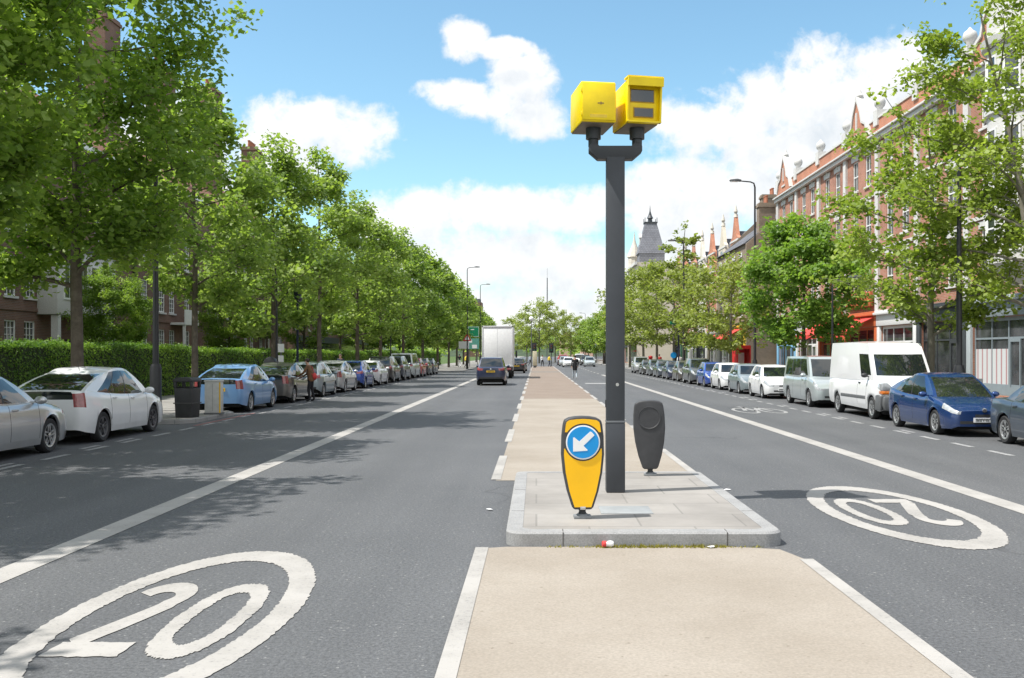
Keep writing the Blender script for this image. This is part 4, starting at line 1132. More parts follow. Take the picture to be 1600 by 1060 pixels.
# ------------------------------------------------------------------ trees
def leaf_mesh(name, centers, rads, per, size, mat, seed, flat=0.75, upbias=0.5):
    r = np.random.RandomState(seed)
    n = int(sum(per)); idx = np.repeat(np.arange(len(centers)), per)
    c = np.asarray(centers)[idx]; rr = np.asarray(rads)[idx]
    d = r.normal(size=(n, 3)); d /= np.linalg.norm(d, axis=1)[:, None]
    d *= (r.uniform(0, 1, n)**0.5)[:, None]; d[:, 2] *= flat
    p = c + d*rr[:, None]
    nrm = r.normal(size=(n, 3)); nrm /= np.linalg.norm(nrm, axis=1)[:, None]; nrm += d*0.5; nrm[:, 2] = np.abs(nrm[:, 2])*0.8 + upbias
    nrm /= np.linalg.norm(nrm, axis=1)[:, None]
    a = np.cross(nrm, r.normal(size=(n, 3))); a /= np.linalg.norm(a, axis=1)[:, None]
    b = np.cross(nrm, a)
    s = size*r.uniform(.55, 1.2, n)[:, None]
    V = np.empty((n, 5, 3))
    V[:, 0] = p - a*s*.5; V[:, 1] = p - a*s*.05 - b*s*.42 - nrm*s*.10; V[:, 2] = p + a*s*.30 - b*s*.22 ; V[:, 3] = p + a*s*.55; V[:, 4] = p + a*s*.08 + b*s*.42 - nrm*s*.10
    me = bpy.data.meshes.new(name)
    me.vertices.add(n*5); me.vertices.foreach_set('co', V.reshape(-1).astype(np.float32))
    me.loops.add(n*5); me.loops.foreach_set('vertex_index', np.arange(n*5, dtype=np.int32))
    me.polygons.add(n); me.polygons.foreach_set('loop_start', np.arange(0, n*5, 5, dtype=np.int32))
    try: me.polygons.foreach_set('loop_total', np.full(n, 5, dtype=np.int32))
    except Exception: pass
    me.update(calc_edges=True)
    ct = r.uniform(0, 1, len(centers))[idx]
    tint = np.clip(ct*.6 + r.uniform(0, 1, n)*.4, 0, 1)
    at = me.attributes.new('tint', 'FLOAT', 'FACE'); at.data.foreach_set('value', tint.astype(np.float32))
    me.materials.append(M[mat]); return me

def tree_proto(name, seed, Ht, base, rad, nl, leaf, per, cr, mat, bark='bark', r0=.16, twigs=4, extra=0, prof=None, lean=0.0, multi=1, flat=.75, bare=0.35):
    r = random.Random(seed); m = MB(); C_ = []; Rd = []
    prof = prof or [(0, .55), (.15, .88), (.4, 1.0), (.7, .78), (.9, .45), (1, .18)]
    tp = []
    for k in range(9):
        q = k/8; tp.append(Vector((lean*q*q*Ht + (r.uniform(-.12, .12) if k else 0)*q, (r.uniform(-.12, .12) if k else 0)*q, q*Ht*.93)))
    m.tube([tp[0]-Vector((0,0,.1))] + [tp[0]+Vector((0,0,.12))] + tp[1:], [r0*1.35, r0*1.08] + [r0*(1-k/8.6)**.8+.008 for k in range(1, 9)], 9)
    def trunk_at(z):
        q = z/(Ht*.93)*8; k = min(7, max(0, int(q))); return tp[k].lerp(tp[k+1], q-k)
    az = r.uniform(0, 6)
    for k in range(nl):
        q = (k+.5)/nl
        z0 = base*.8 + (Ht*.86-base*.8)*q**1.1
        zq = min(1, max(0, (z0+.5-base)/(Ht-base)))
        ln = rad*interp(prof, zq)*r.uniform(.78, 1.02)
        az += 2.4+r.uniform(-.4, .4)
        rise = r.uniform(.25, .75)*(1 if q < .7 else 1.6)
        d = Vector((math.cos(az), math.sin(az), 0))
        p0 = trunk_at(z0); pts = [p0]
        side = Vector((-d.y, d.x, 0))*r.uniform(-.25, .25)
        for j in range(1, 6):
            f = j/5; pts.append(p0 + d*ln*f + side*ln*f*f + Vector((0, 0, ln*rise*(f-.35*f*f))) + Vector([r.uniform(-.07, .07)]*3)*ln*.4)
        rb = max(.018, r0*.42*(1-q*.6)); m.tube(pts, [rb*(1-.82*j/5) for j in range(6)], 6)
        for j in range(2, 6):
            if j/5 < bare: continue
            C_.append(pts[j]); Rd.append(cr*r.uniform(.7, 1.15))
        for tw in range(twigs):
            f = r.uniform(.3, 1.0); ii = min(4, int(f*5)); b0 = pts[ii].lerp(pts[ii+1], f*5-ii)
            a2 = az + r.choice((-1, 1))*r.uniform(.5, 1.3); l2 = ln*r.uniform(.22, .5)
            e = b0 + Vector((math.cos(a2)*l2, math.sin(a2)*l2, l2*r.uniform(-.15, .8)))
            mid = b0.lerp(e, .5)+Vector((0,0,l2*.08))
            m.tube([b0, mid, e], [rb*.38, rb*.25, .007], 5)
            C_.append(mid); Rd.append(cr*r.uniform(.55, .9)); C_.append(e); Rd.append(cr*r.uniform(.65, 1.05))
    for k in range(extra):
        u = r.uniform(0, 1); zq = u; a = r.uniform(0, 2*PI); rr_ = rad*interp(prof, zq)*r.uniform(.55, 1.0)
        p = trunk_at(min(Ht*.92, base+(Ht-base)*u)); C_.append(Vector((p.x+rr_*math.cos(a), p.y+rr_*math.sin(a), base+(Ht-base)*u+r.uniform(-.2,.2)))); Rd.append(cr*r.uniform(.6, 1.1))
    C_.append(tp[-1]); Rd.append(cr*.8)
    tm = m.mesh('trunk', bark, smooth=60)
    pr = [max(3, int(per*(q/cr)**1.7*r.uniform(.6, 1.3))) for q in Rd]
    cm = leaf_mesh('crown', [tuple(c) for c in C_], Rd, pr, leaf, mat, seed+50, flat)
    return (tm, cm, name)

TREE = {
 'big': tree_proto('maple_tree', 11, 12.8, 4.5, 3.95, 22, .185, 118, .84, 'leaf_maple', r0=.15, twigs=6, extra=100),
 'big2': tree_proto('maple_tree', 12, 13.0, 4.8, 3.8, 22, .185, 115, .84, 'leaf_maple', r0=.145, twigs=6, extra=92),
 'tall': tree_proto('maple_tree', 23, 17.0, 4.4, 3.9, 28, .19, 92, .84, 'leaf_maple', r0=.17, twigs=6, extra=150, prof=[(0,.62),(.15,.92),(.4,1.0),(.65,.95),(.85,.66),(1,.2)]),
 'mid': tree_proto('street_tree', 13, 12.9, 4.5, 3.4, 20, .22, 50, .76, 'leaf_mid', r0=.14, twigs=5, extra=60, prof=[(0,.55),(.15,.92),(.32,1),(.5,.80),(.7,.52),(.88,.26),(1,.08)]),
 'mid2': tree_proto('street_tree', 14, 12.4, 3.5, 3.4, 20, .23, 50, .78, 'leaf_mid', r0=.14, twigs=5, extra=70, prof=[(0,.6),(.15,.95),(.32,1),(.5,.80),(.7,.54),(.88,.28),(1,.1)]),
 'far': tree_proto('street_tree', 15, 12.4, 3.2, 3.6, 16, .44, 26, .95, 'leaf_mid', r0=.16, twigs=4, extra=70, prof=[(0,.6),(.15,.95),(.32,1),(.5,.82),(.7,.58),(.88,.32),(1,.12)]),
 'plane': tree_proto('plane_tree', 16, 12.9, 3.6, 3.7, 26, .165, 44, .58, 'leaf_plane', bark='bark_pale', r0=.15, twigs=7, extra=10, lean=.13, bare=.25, prof=[(0,.75),(.2,1),(.5,.85),(.75,.66),(.9,.5),(1,.3)]),
 'plane2': tree_proto('plane_tree', 17, 9.4, 2.9, 3.1, 20, .17, 44, .56, 'leaf_plane', bark='bark_pale', r0=.13, twigs=7, extra=25, bare=.25),
 'light': tree_proto('plane_tree', 18, 10.4, 2.8, 3.7, 18, .28, 26, .68, 'leaf_olive', bark='bark_pale', r0=.14, twigs=5, extra=36),
 'bright': tree_proto('young_maple', 19, 8.2, 2.6, 2.9, 17, .21, 80, .72, 'leaf_bright', r0=.11, twigs=5, extra=60, prof=[(0,.6),(.2,1),(.5,.95),(.75,.7),(1,.2)]),
 'slim': tree_proto('slender_tree', 20, 13.4, 5.0, 2.1, 18, .34, 13, .5, 'leaf_olive', bark='bark', r0=.13, twigs=3, extra=8, prof=[(0,.8),(.3,1),(.7,.85),(1,.4)]),
}
TP = {}
def tree(kind, x, y, label, group, s=1.0, rz=None, sz=None):
    tm, cm, nm = TREE[kind]
    t = thing(nm, label, 'tree', (x, y, 0.10), rnd.uniform(0, 6) if rz is None else rz, group)
    link('trunk', tm, t); link('crown', cm, t)
    t.scale = (s, s, sz or s); return t
GT, GTR = 'street trees along the left pavement', 'street trees along the right pavement'
LT = [('big', -12.5, 3.5, 1.0, 'dense maple beside the camera on the left, crown mostly out of the frame'),
 ('big2', -12.6, 11.2, 1.0, 'dense dark maple at the left edge above the silver saloon'),
 ('big', -12.5, 19.0, 1.0, 'tall dense maple overhanging the white liftback at upper left'),
 ('tall', -12.45, 27.0, 1.0, 'tall dense maple whose trunk stands in front of the hedge behind the white liftback'),
 ('mid', -12.7, 37.0, .93, 'street tree with pale forked trunk behind the light blue liftback'),
 ('mid2', -12.4, 47.0, .98, 'lighter green street tree just past the surveillance camera post'),
 ('mid', -12.6, 57.8, 1.06, 'pointed street tree above the bright blue hatchback on the left'),
 ('mid2', -12.4, 69.0, 1.05, 'broad street tree behind the tall black estate'),
 ('mid2', -12.6, 80.5, 1.02, 'street tree behind the pale grey people carrier on the left'),
 ('mid2', -12.3, 92, 1.08, 'street tree near the end of the left parked row'),
 ('far', -12.0, 105, 1.03, 'left street tree where the pavement widens'),
 ('far', -11.8, 119, 1.02, 'left street tree just before the green direction sign'),
 ('far', -11.8, 134, 1.0, 'left street tree beside the green direction sign'),
 ('far', -12.0, 150, 1.02, 'left street tree just past the green direction sign'),
 ('far', -12.3, 168, 1.0, 'far left street tree behind the second tall lamp post'),
 ('far', -13.0, 190, .98, 'far left street tree above the roof of the lorry'),
 ('far', -13.0, 215, .95, 'very distant left street tree over the lorry'),
 ('far', -13.0, 245, .95, 'very distant left street tree, second beyond the lorry'),
 ('far', -13.0, 280, .95, 'very distant left street tree, last one seen beyond the lorry')]
for k, x, y, s, lb in LT: tree(k, x, y, lb, GT, s, {27.0: 4.2, 19.0: 2.0}.get(y))
# trees in the gardens behind the hedge
for k, x, y, s, lb in [('mid', -19.5, 72, .75, 'garden tree behind the hedge close to the end of the brick block'), ('mid2', -19.6, 84, .85, 'garden tree behind the hedge past the chimney stack'),
   ('mid', -19.5, 99, .95, 'dark garden tree behind the hedge beyond the brick block'), ('mid2', -19.5, 112, .95, 'garden tree behind the far hedge, left one'), ('far', -20, 128, 1.0, 'garden tree behind the far hedge, middle one'), ('far', -20, 146, 1.0, 'garden tree behind the far hedge, right one'),
   ('big', -18.7, 44, .44, 'small shrub like garden tree behind the hedge in front of the brick wall'), ('big2', -18.8, 61, .5, 'small garden tree behind the hedge before the brick wall')]:
    tree(k, x, y, lb, 'garden trees behind the hedge', s)
RT = [('plane', 14.25, 28.3, .96, 'loose airy plane tree at the right edge, its top reaching the white turret', PI),
 ('plane2', 12.6, 31.8, 1.0, 'plane tree behind the white van with leaning dark trunk', 1.0),
 ('bright', 12.6, 46.8, 1.0, 'compact bright green young maple above the silver people carrier', 0.3),
 ('light', 12.7, 65, .78, 'light green plane tree in front of the red gables', .5),
 ('light', 12.8, 74, .84, 'light green plane tree left of the red gables', 1.5),
 ('slim', 12.6, 85, 1.0, 'tall thin tree with sparse feathery top rising over its neighbours', .3),
 ('light', 12.7, 92, 1.0, 'light green plane tree under the thin feathery tree', 2.5),
 ('light', 12.6, 104, 1.08, 'light green plane tree in front of the slate turret', 3.5),
 ('light', 12.7, 118, 1.12, 'light green plane tree just right of the camera post', 4.5),
 ('light', 12.6, 134, 1.15, 'light green plane tree hidden partly by the camera post', 5.5),
 ('far', 12.3, 160, .8, 'dark green tree just left of the camera post', .5),
 ('far', 12.0, 178, .82, 'dark green tree by the bus stop sign', 1.5),
 ('far', 12.0, 200, .78, 'dark green tree left of the bus stop sign', 2.5),
 ('far', 12.0, 228, .8, 'distant dark green tree on the right side', 3.5),
 ('far', 12.5, 262, .85, 'very distant dark green tree on the right side', 4.5)]
for k, x, y, s, lb, rz in RT: tree(k, x, y, lb, GTR, s, rz)
for x, y, s, lb in [(0.6, 205, 1.25, 'pale green tree standing at the end of the median'), (4.2, 222, 1.15, 'pale green tree right behind the end of the median'), (-2.2, 232, 1.1, 'pale green tree left behind the end of the median'), (8.5, 245, 1.1, 'pale green tree closing the view beyond the far cars'), (-6, 262, 1.1, 'pale green tree closing the view behind the lorry')]:
    tree('light', x, y, lb, 'trees closing the view at the end of the median', s)

# ------------------------------------------------------------------ hedges
def hedge(y0, y1, hgt, dens, size, label, seed, x0=-18.0, x1=HED):
    t = thing('hedge', label, 'hedge', (0, y0, 0.1), 0, 'hedges along the left pavement')
    L = y1-y0
    m = MB(); m.box(x0+.1, x1-.12, .1, L-.1, 0, hgt-.12); m.build('twig_core', 'hedge_core', t)
    r = np.random.RandomState(seed)
    A = [(L*hgt, 0), ((x1-x0)*L, 1), ((x1-x0)*hgt, 2)]
    P_, Nn = [], []
    for area, kind in A:
        n = int(area*dens*(1 if kind == 0 else 1.1))
        j = r.normal(size=n)*.07; 
        if kind == 0:
            yy = r.uniform(0, L, n); zz = r.uniform(0.02, hgt, n)
            P_.append(np.stack([x1 + j - .08 + .06*np.sin(yy*1.7)*np.cos(zz*2.3+yy), yy, zz], 1)); Nn.append(np.tile([1, 0, .35], (n, 1)))
        elif kind == 1:
            xx = r.uniform(x0, x1, n); yy = r.uniform(0, L, n)
            P_.append(np.stack([xx, yy, hgt-.06 + j*.8 + .05*np.sin(yy*.9)+.05*np.sin(yy*2.7+xx)+np.abs(r.normal(size=n))*.06*(r.uniform(size=n) < .25)], 1)); Nn.append(np.tile([.1, 0, 1], (n, 1)))
        else:
            P_.append(np.stack([r.uniform(x0, x1, n), 0+j*.8, r.uniform(0, hgt, n)], 1)); Nn.append(np.tile([0, -1, .3], (n, 1)))
    p = np.concatenate(P_); nr = np.concatenate(Nn) + r.normal(size=(len(p), 3))*.55; nr /= np.linalg.norm(nr, axis=1)[:, None]
    n = len(p); a = np.cross(nr, r.normal(size=(n, 3))); a /= np.linalg.norm(a, axis=1)[:, None]; b = np.cross(nr, a); s = size*r.uniform(.6, 1.2, n)[:, None]
    V = np.stack([p-a*s*.5, p-b*s*.3, p+a*s*.5, p+b*s*.3], 1)
    me = bpy.data.meshes.new('foliage'); me.vertices.add(n*4); me.vertices.foreach_set('co', V.reshape(-1).astype(np.float32))
    me.loops.add(n*4); me.loops.foreach_set('vertex_index', np.arange(n*4, dtype=np.int32)); me.polygons.add(n); me.polygons.foreach_set('loop_start', np.arange(0, n*4, 4, dtype=np.int32))
    try: me.polygons.foreach_set('loop_total', np.full(n, 4, dtype=np.int32))
    except Exception: pass
    me.update(calc_edges=True)
    at = me.attributes.new('tint', 'FLOAT', 'FACE'); at.data.foreach_set('value', np.clip(.5+.25*np.sin(p[:,1]*.8)+r.uniform(-.4,.4,n), 0, 1).astype(np.float32))
    me.materials.append(M['leaf_hedge']); link('foliage', me, t)
hedge(18, 46.4, 2.18, 420, .10, 'long clipped hedge behind the white liftback and the litter bin', 1)
hedge(47.2, 66, 2.05, 300, .12, 'clipped hedge behind the light blue liftback, past the first long hedge', 2)
hedge(68, 98, 2.0, 160, .16, 'clipped hedge beyond the surveillance camera post', 3)
hedge(104, 168, 2.1, 70, .25, 'far hedge by the widened pavement before the green direction sign', 4)
# ------------------------------------------------------------------ buildings (facade on local y=0 facing -y, x along it)
def wall_mesh(L, Hh, D, ops, mat, z0=0.0, extra=None):
    m = MB()
    xs = sorted(set([0, L]+[o[0] for o in ops]+[o[1] for o in ops])); zs = sorted(set([z0, Hh]+[o[2] for o in ops]+[o[3] for o in ops]))
    for i in range(len(xs)-1):
        for j in range(len(zs)-1):
            xm, zm = (xs[i]+xs[i+1])/2, (zs[j]+zs[j+1])/2
            if any(o[0] < xm < o[1] and o[2] < zm < o[3] for o in ops): continue
            m.add([(xs[i],0,zs[j]),(xs[i+1],0,zs[j]),(xs[i+1],0,zs[j+1]),(xs[i],0,zs[j+1])], [(0,1,2,3)])
    d = .16
    for (a, b, c, e) in ops:
        m.add([(a,0,c),(b,0,c),(b,0,e),(a,0,e),(a,d,c),(b,d,c),(b,d,e),(a,d,e)], [(0,4,5,1),(1,5,6,2),(2,6,7,3),(3,7,4,0)])
        m.add([(a,d,c),(b,d,c),(b,d,e),(a,d,e)], [(0,1,2,3)])
    m.add([(0,0,z0),(0,D,z0),(0,D,Hh),(0,0,Hh),(L,0,z0),(L,D,z0),(L,D,Hh),(L,0,Hh)], [(0,3,2,1),(4,5,6,7),(1,2,6,5),(3,7,6,2)])
    return m
WC = {}
def window(parent, a, b, c, e, style='sash', lintel=None, sill=True):
    w, h = round(b-a, 3), round(e-c, 3); key = (w, h, style, lintel)
    if key not in WC:
        f = .07; m = MB()
        y0, y1 = .05, .13
        m.box(0, f, y0, y1, 0, h); m.box(w-f, w, y0, y1, 0, h); m.box(f, w-f, y0, y1, 0, f*1.2); m.box(f, w-f, y0, y1, h-f, h)
        m.box(f, w-f, y0+.01, y1, h*.5-.03, h*.5+.03)
        nb = 3 if style == 'georgian' else 1
        for k in range(1, nb+ (0 if style != 'georgian' else 0)):
            x = f+(w-2*f)*k/nb; m.box(x-.014, x+.014, y0+.02, y1-.002, f, h-f)
        if style == 'georgian':
            for q in (.18, .34, .66, .82): m.box(f, w-f, y0+.022, y1-.004, h*q-.013, h*q+.013)
        else: m.box(w/2-.015, w/2+.015, y0+.02, y1-.002, f, h-f)
        fr = m.mesh('window', 'white_wood')
        m = MB(); m.box(f*.5, w-f*.5, .105, .118, f*.5, h-f*.5); pn = m.mesh('pane', 'glass')
        m = MB(); m.box(-.08, w+.08, -.09, .10, -.11, -.002); sl_ = m.mesh('sill', 'white_render')
        m = MB()
        if lintel: m.prism([(-.12,h+.003),(w+.12,h+.003),(w+.2,h+.34),(-.2,h+.34)], -.05, .10); m.box(w/2-.11, w/2+.11, -.075, .05, h+.01, h+.42)
        ln = m.mesh('lintel', 'white_render') if lintel else None
        WC[key] = (fr, pn, sl_, ln)
    fr, pn, sl_, ln = WC[key]
    o = link('window', fr, parent, (a, 0, c)); link('pane', pn, o)
    if sill: link('sill', sl_, o)
    if ln: link('lintel', ln, o)
    return o
def bx(name, parent, mat, *boxes, bevel=0):
    m = MB()
    for b in boxes: m.box(*b)
    return m.build(name, mat, parent, bevel=bevel)
def chimney(parent, x, y, z0, z1, w=1.3, d=.7, pots=4, mat='brick_brown'):
    m = MB(); m.box(x-w/2, x+w/2, y-d/2, y+d/2, z0, z1); m.box(x-w/2-.08, x+w/2+.08, y-d/2-.08, y+d/2+.08, z1-.35, z1-.15); o = m.build('chimney', mat, parent)
    m = MB()
    for k in range(pots): m.lathe([(.12,z1),(.10,z1+.5),(.13,z1+.52),(.13,z1+.6)], 10, 'z', (x-w/2+w*(k+.5)/pots, y, 0))
    m.build('chimney_pot', 'terracotta', o)
    return o

# ---- right: red brick mansion terrace, x=0 at y=78.2 running towards the viewer to y=24
YR = 78.2
t = thing('mansion_terrace', 'red brick mansion terrace with white pilasters, pinnacled gables and shops below', 'building', (FR, YR, .1), -PI/2)
L = 54.0
bays = []; x = 0.0; kinds = ['g','n','n','g','n','n','g','n','n','g']
for k in kinds: bays.append((x, x+5.74, k)); x += 5.74
L = x
ops = []; wins = []
for (a, b, k) in bays:
    cs = [a+1.75, b-1.75]
    for (c, e) in ((11.45, 13.25), (8.15, 10.25), (4.95, 7.15)):
        for q in cs: ops.append((q-.5, q+.5, c, e))
so_ = []
wall_ops = list(ops)
for (a, b, k) in bays: wall_ops.append((a+.45, b-.45, .15, 3.35))
wall_mesh(L, 13.95, 9.0, wall_ops, 'brick_red').build('wall', 'brick_red', t)
for o in ops: window(t, *o, lintel=True)
# pilasters, string courses, cornice, parapet
for i in range(len(bays)+1):
    xx = min(max(i*5.74, .2), L-.2); m = MB(); m.box(xx-.26, xx+.26, -.14, .02, 4.2, 13.9); m.build('pilaster', 'white_render', t)
bx('cornice', t, 'white_render', (-.1, L+.1, -.42, .02, 13.90, 14.02), (-.1, L+.1, -.30, .02, 13.66, 13.90), (-.1, L+.1, -.2, .02, 14.02, 14.14), bevel=.02)
bx('string_course', t, 'white_render', (0, L, -.09, .01, 10.70, 10.86), (0, L, -.10, .01, 7.55, 7.72))
bx('parapet', t, 'brick_orange', (0, L, -.1, .25, 14.14, 14.85)); bx('coping', t, 'white_render', (-.05, L+.05, -.16, .31, 14.85, 14.97))
bx('roof', t, 'slate', (0.2, L-.2, .3, 8.8, 13.98, 14.4))
for i in range(len(bays)+1):
    xx = min(max(i*5.74, .3), L-.3); m = MB()
    m.box(xx-.33, xx+.33, -.2, .35, 14.5, 15.35); m.lathe([(.16,15.35),(.14,15.45),(.28,15.62),(.32,15.8),(.26,15.98),(.12,16.08),(.04,16.2)], 12, 'z', (xx,.07,0))
    m.build('ball_finial', 'white_render', t, smooth=50)
for (a, b, k) in bays:
    if k != 'g': continue
    c = (a+b)/2
    m = MB(); m.prism([(c-1.9,14.14),(c+1.9,14.14),(c+1.5,14.9),(c+.85,15.15),(c+.6,15.8),(c,16.6),(c-.6,15.8),(c-.85,15.15),(c-1.5,14.9)], -.28, .12); g_ = m.build('gable', 'brick_orange', t)
    m = MB()
    for s in (-1, 1):
        m.prism([(c+s*1.9,14.2),(c+s*2.05,14.2),(c+s*1.65,15.0),(c+s*1.0,15.27),(c+s*.74,15.9),(c+s*.05,16.85),(c,16.6),(c+s*.6,15.8),(c+s*.85,15.15),(c+s*1.5,14.9)], -.36, .16)
    m.box(c-.5, c+.5, -.34, -.2, 14.5, 14.62); m.box(c-.10, c+.10, -.34, -.2, 14.9, 15.9); m.lathe([(.2,16.5),(.1,16.75),(.2,16.9),(.1,17.05),(.02,17.3)], 10, 'z', (c,-.1,0))
    m.build('gable_trim', 'white_render', g_)
for xx in (8.6, 21, 31, 43): chimney(t, xx, 5.5, 14.2, 17.0, 1.6, .9, 5, 'brick_red')
# shop fronts, one per bay
SH = [ # fascia colour, awning colour, awning?
 ('pale_blue', None), ('white', None), ('orange', 'red'), ('orange', 'red'), ('white', None), ('dark', None), ('grey', None), ('grey', None), ('grey', None), ('dark', None)]
FC = {'pale_blue': plain('shop_pale_blue', (0.22, 0.46, 0.68), .5, var=.06), 'white': plain('shop_white', (0.66,0.66,0.65), .5, var=.06), 'orange': plain('shop_orange', (0.50, 0.13, 0.05), .5, var=.08),
  'dark': plain('shop_dark', (0.04,0.045,0.05), .5), 'grey': plain('shop_grey', (0.21, 0.25, 0.275), .5, var=.06), 'red': plain('awning_red', (0.62, 0.055, 0.045), .75, var=.12), 'yellow': plain('sign_yellow', (0.70, 0.44, 0.04), .5), 'green': plain('shop_green', (0.04,0.12,0.07), .5),
  'lgrey': plain('shop_light_grey', (0.36, 0.40, 0.42), .5, var=.06), 'cream': plain('shop_cream', (.6,.55,.45), .5)}
def shop(t, a, b, fc, aw, top=4.2, riser=None):
    s = bx('shopfront', t, FC[fc], (a+.02, b-.02, -.16, .03, 3.38, 3.98), bevel=.01)
    bx('cornice', s, FC['lgrey' if fc == 'grey' else fc], (a-.0, b+.0, -.34, .03, 3.985, 4.12), (a+.0, b-.0, -.24, .03, 4.12, 4.22), bevel=.015)
    bx('pilaster', s, FC['lgrey' if fc == 'grey' else fc], (a+.03, a+.44, -.12, .10, 0, 3.37), bevel=.01)
    bx('pilaster', s, FC['lgrey' if fc == 'grey' else fc], (b-.44, b-.03, -.12, .10, 0, 3.37), bevel=.01)
    f = FC[fc]
    w = b-a
    xd = a+w*.62
    bx('window_frame', s, f, (a+.46, b-.46, .08, .14, .16, .6), (a+.46, b-.46, .08, .14, 2.45, 2.53), (a+.46, b-.46, .08, .14, 3.2, 3.35), (a+.46, a+.53, .081, .141, .6, 3.2), (b-.53, b-.46, .081, .141, .6, 3.2), (xd-.04, xd+.04, .082, .142, .6, 3.2), (a+w*.36-.03, a+w*.36+.03, .083, .143, .6, 3.2))
    bx('shop_glass', s, 'glass', (a+.5, b-.5, .115, .125, .58, 3.22))
    bx('door', s, f, (xd+.12, xd+.2, .05, .11, .16, 2.45), (xd+.95, xd+1.03, .05, .11, .16, 2.45), (xd+.2, xd+.95, .05, .11, .16, .5), (xd+.2, xd+.95, .05, .11, 2.33, 2.45))
    if riser: bx('window_blind', s, riser, (a+.54, xd-.05, .10, .114, .6, 2.05))
    if aw:
        m = MB(); x0, x1 = a+.3, b-.3
        p = [(-.17,3.9),(-.8,3.62),(-1.7,3.05),(-1.7,2.78),(-1.68,2.78),(-1.66,3.02),(-.8,3.58),(-.17,3.86)]
        m.prism([(q[0], q[1]) for q in p], x0, x1, 'x'); m.add([(x0,-.17,3.86),(x0,-1.68,3.03),(x0,-.17,3.03)], [(0,1,2)])
        m.build('awning', FC[aw], s)
    return s
def stripes():
    m, tt, b = nt('striped_blind')
    s = tt.nodes.new('ShaderNodeSeparateXYZ'); tt.links.new(coords(tt), s.inputs[0])
    w = math_(tt, 'FRACT', math_(tt, 'MULTIPLY', s.outputs[0], 2.3))
    tt.links.new(ramp(tt, w, [(0.72, (0.50,0.52,0.53)), (0.76, (0.36,0.20,0.21))]), b.inputs['Base Color']); b.inputs['Roughness'].default_value = .8
    return m
M['blind'] = stripes()
for (a, b, k), (fc, aw) in zip(bays, SH): shop(t, a, b, fc, aw, riser='blind' if fc == 'grey' else None)
for a, b, zz in ((12.0, 17.0, 4.5), (18.0, 22.4, 4.75)): bx('sign_board', t, FC['orange'], (a, b, -.3, -.145, zz-.22, zz+.6), bevel=.02)
# white round corner turret rising from the terrace
xt = YR-37.0
cx, cy = xt, -.05
m = MB(); m.lathe([(1.2,4.4),(2.0,5.2),(2.0,10.7),(2.12,10.75),(2.12,10.95),(2.0,11.0),(2.0,13.2),(2.2,13.3),(2.25,13.55),(2.02,13.65),(2.02,15.9),(2.15,15.95),(2.15,16.1),(1.95,16.15),(1.95,18.2),(2.3,18.3),(2.35,18.6),(2.1,18.7)], 36, 'z', (cx,cy,0)); tu = m.build('turret', 'white_render', t, smooth=35)
m = MB(); m.lathe([(2.35,18.7),(1.3,20.5),(.3,22.6),(.05,23.2)], 36, 'z', (cx,cy,0)); m.build('turret_roof', 'turret_slate', tu, smooth=35)
for z0_, z1_ in ((5.6,7.4),(8.4,10.2),(11.4,12.9),(16.35,17.9)):
    for ang in (-150, -120, -90, -60, -30):
        ca, sa = math.cos(R(ang)), math.sin(R(ang))
        T = Matrix.Translation((cx+1.95*ca, cy+1.95*sa, 0)) @ Matrix.Rotation(R(ang+90), 4, 'Z')
        m = MB(); m.box(-.34,-.27,-.09,.02,z0_,z1_); m.box(.27,.34,-.09,.02,z0_,z1_); m.box(-.27,.27,-.09,.02,z1_-.07,z1_); m.box(-.27,.27,-.09,.02,z0_,z0_+.08); m.box(-.27,.27,-.085,.02,(z0_+z1_)/2-.03,(z0_+z1_)/2+.03); m.rot(T); w_ = m.build('window', 'white_wood', tu)
        m = MB(); m.box(-.29,.29,-.072,-.05,z0_,z1_); m.rot(T); m.build('pane', 'glass', w_)

# ---- right: stock brick building with chimneyed side gable, y 79..92
t = thing('shop_building', 'brown stock brick building with a stepped side gable and tall chimney beside the red terrace', 'building', (FR-2.3, 92.0, .1), -PI/2)
ops = [(q-.5, q+.5, c, c+1.7) for q in (2.0, 4.6, 8.0, 10.8) for c in (4.9, 8.0)]
wall_mesh(12.9, 10.6, 10, ops+[(.6,6,.15,3.2),(6.9,12.3,.15,3.2)], 'brick_stock').build('wall', 'brick_stock', t)
for o in ops: window(t, *o, lintel=True)
m = MB(); m.prism([(0,10.6),(10,10.6),(5.6,14.2),(4.2,14.2)], 12.6, 12.9, 'x'); m.build('gable', 'brick_stock', t); m = MB(); m.prism([(0,10.6),(10,10.6),(5.6,14.6),(4.2,14.6)], 0.0, 0.3, 'x'); m.build('gable', 'brick_stock', t)
m = MB(); m.prism([(-.2,10.62),(4.9,14.4),(10.2,10.62)], .3, 12.6, 'x'); m.build('roof', 'slate', t)
chimney(t, 12.2, 1.7, 11.0, 13.9, .9, 1.3, 3, 'brick_stock'); chimney(t, .7, 4.9, 14.4, 16.4, 1.0, 2.0, 3, 'brick_stock')
s = shop(t, .2, 6.4, 'white', None); s = shop(t, 6.5, 12.7, 'yellow', 'red')

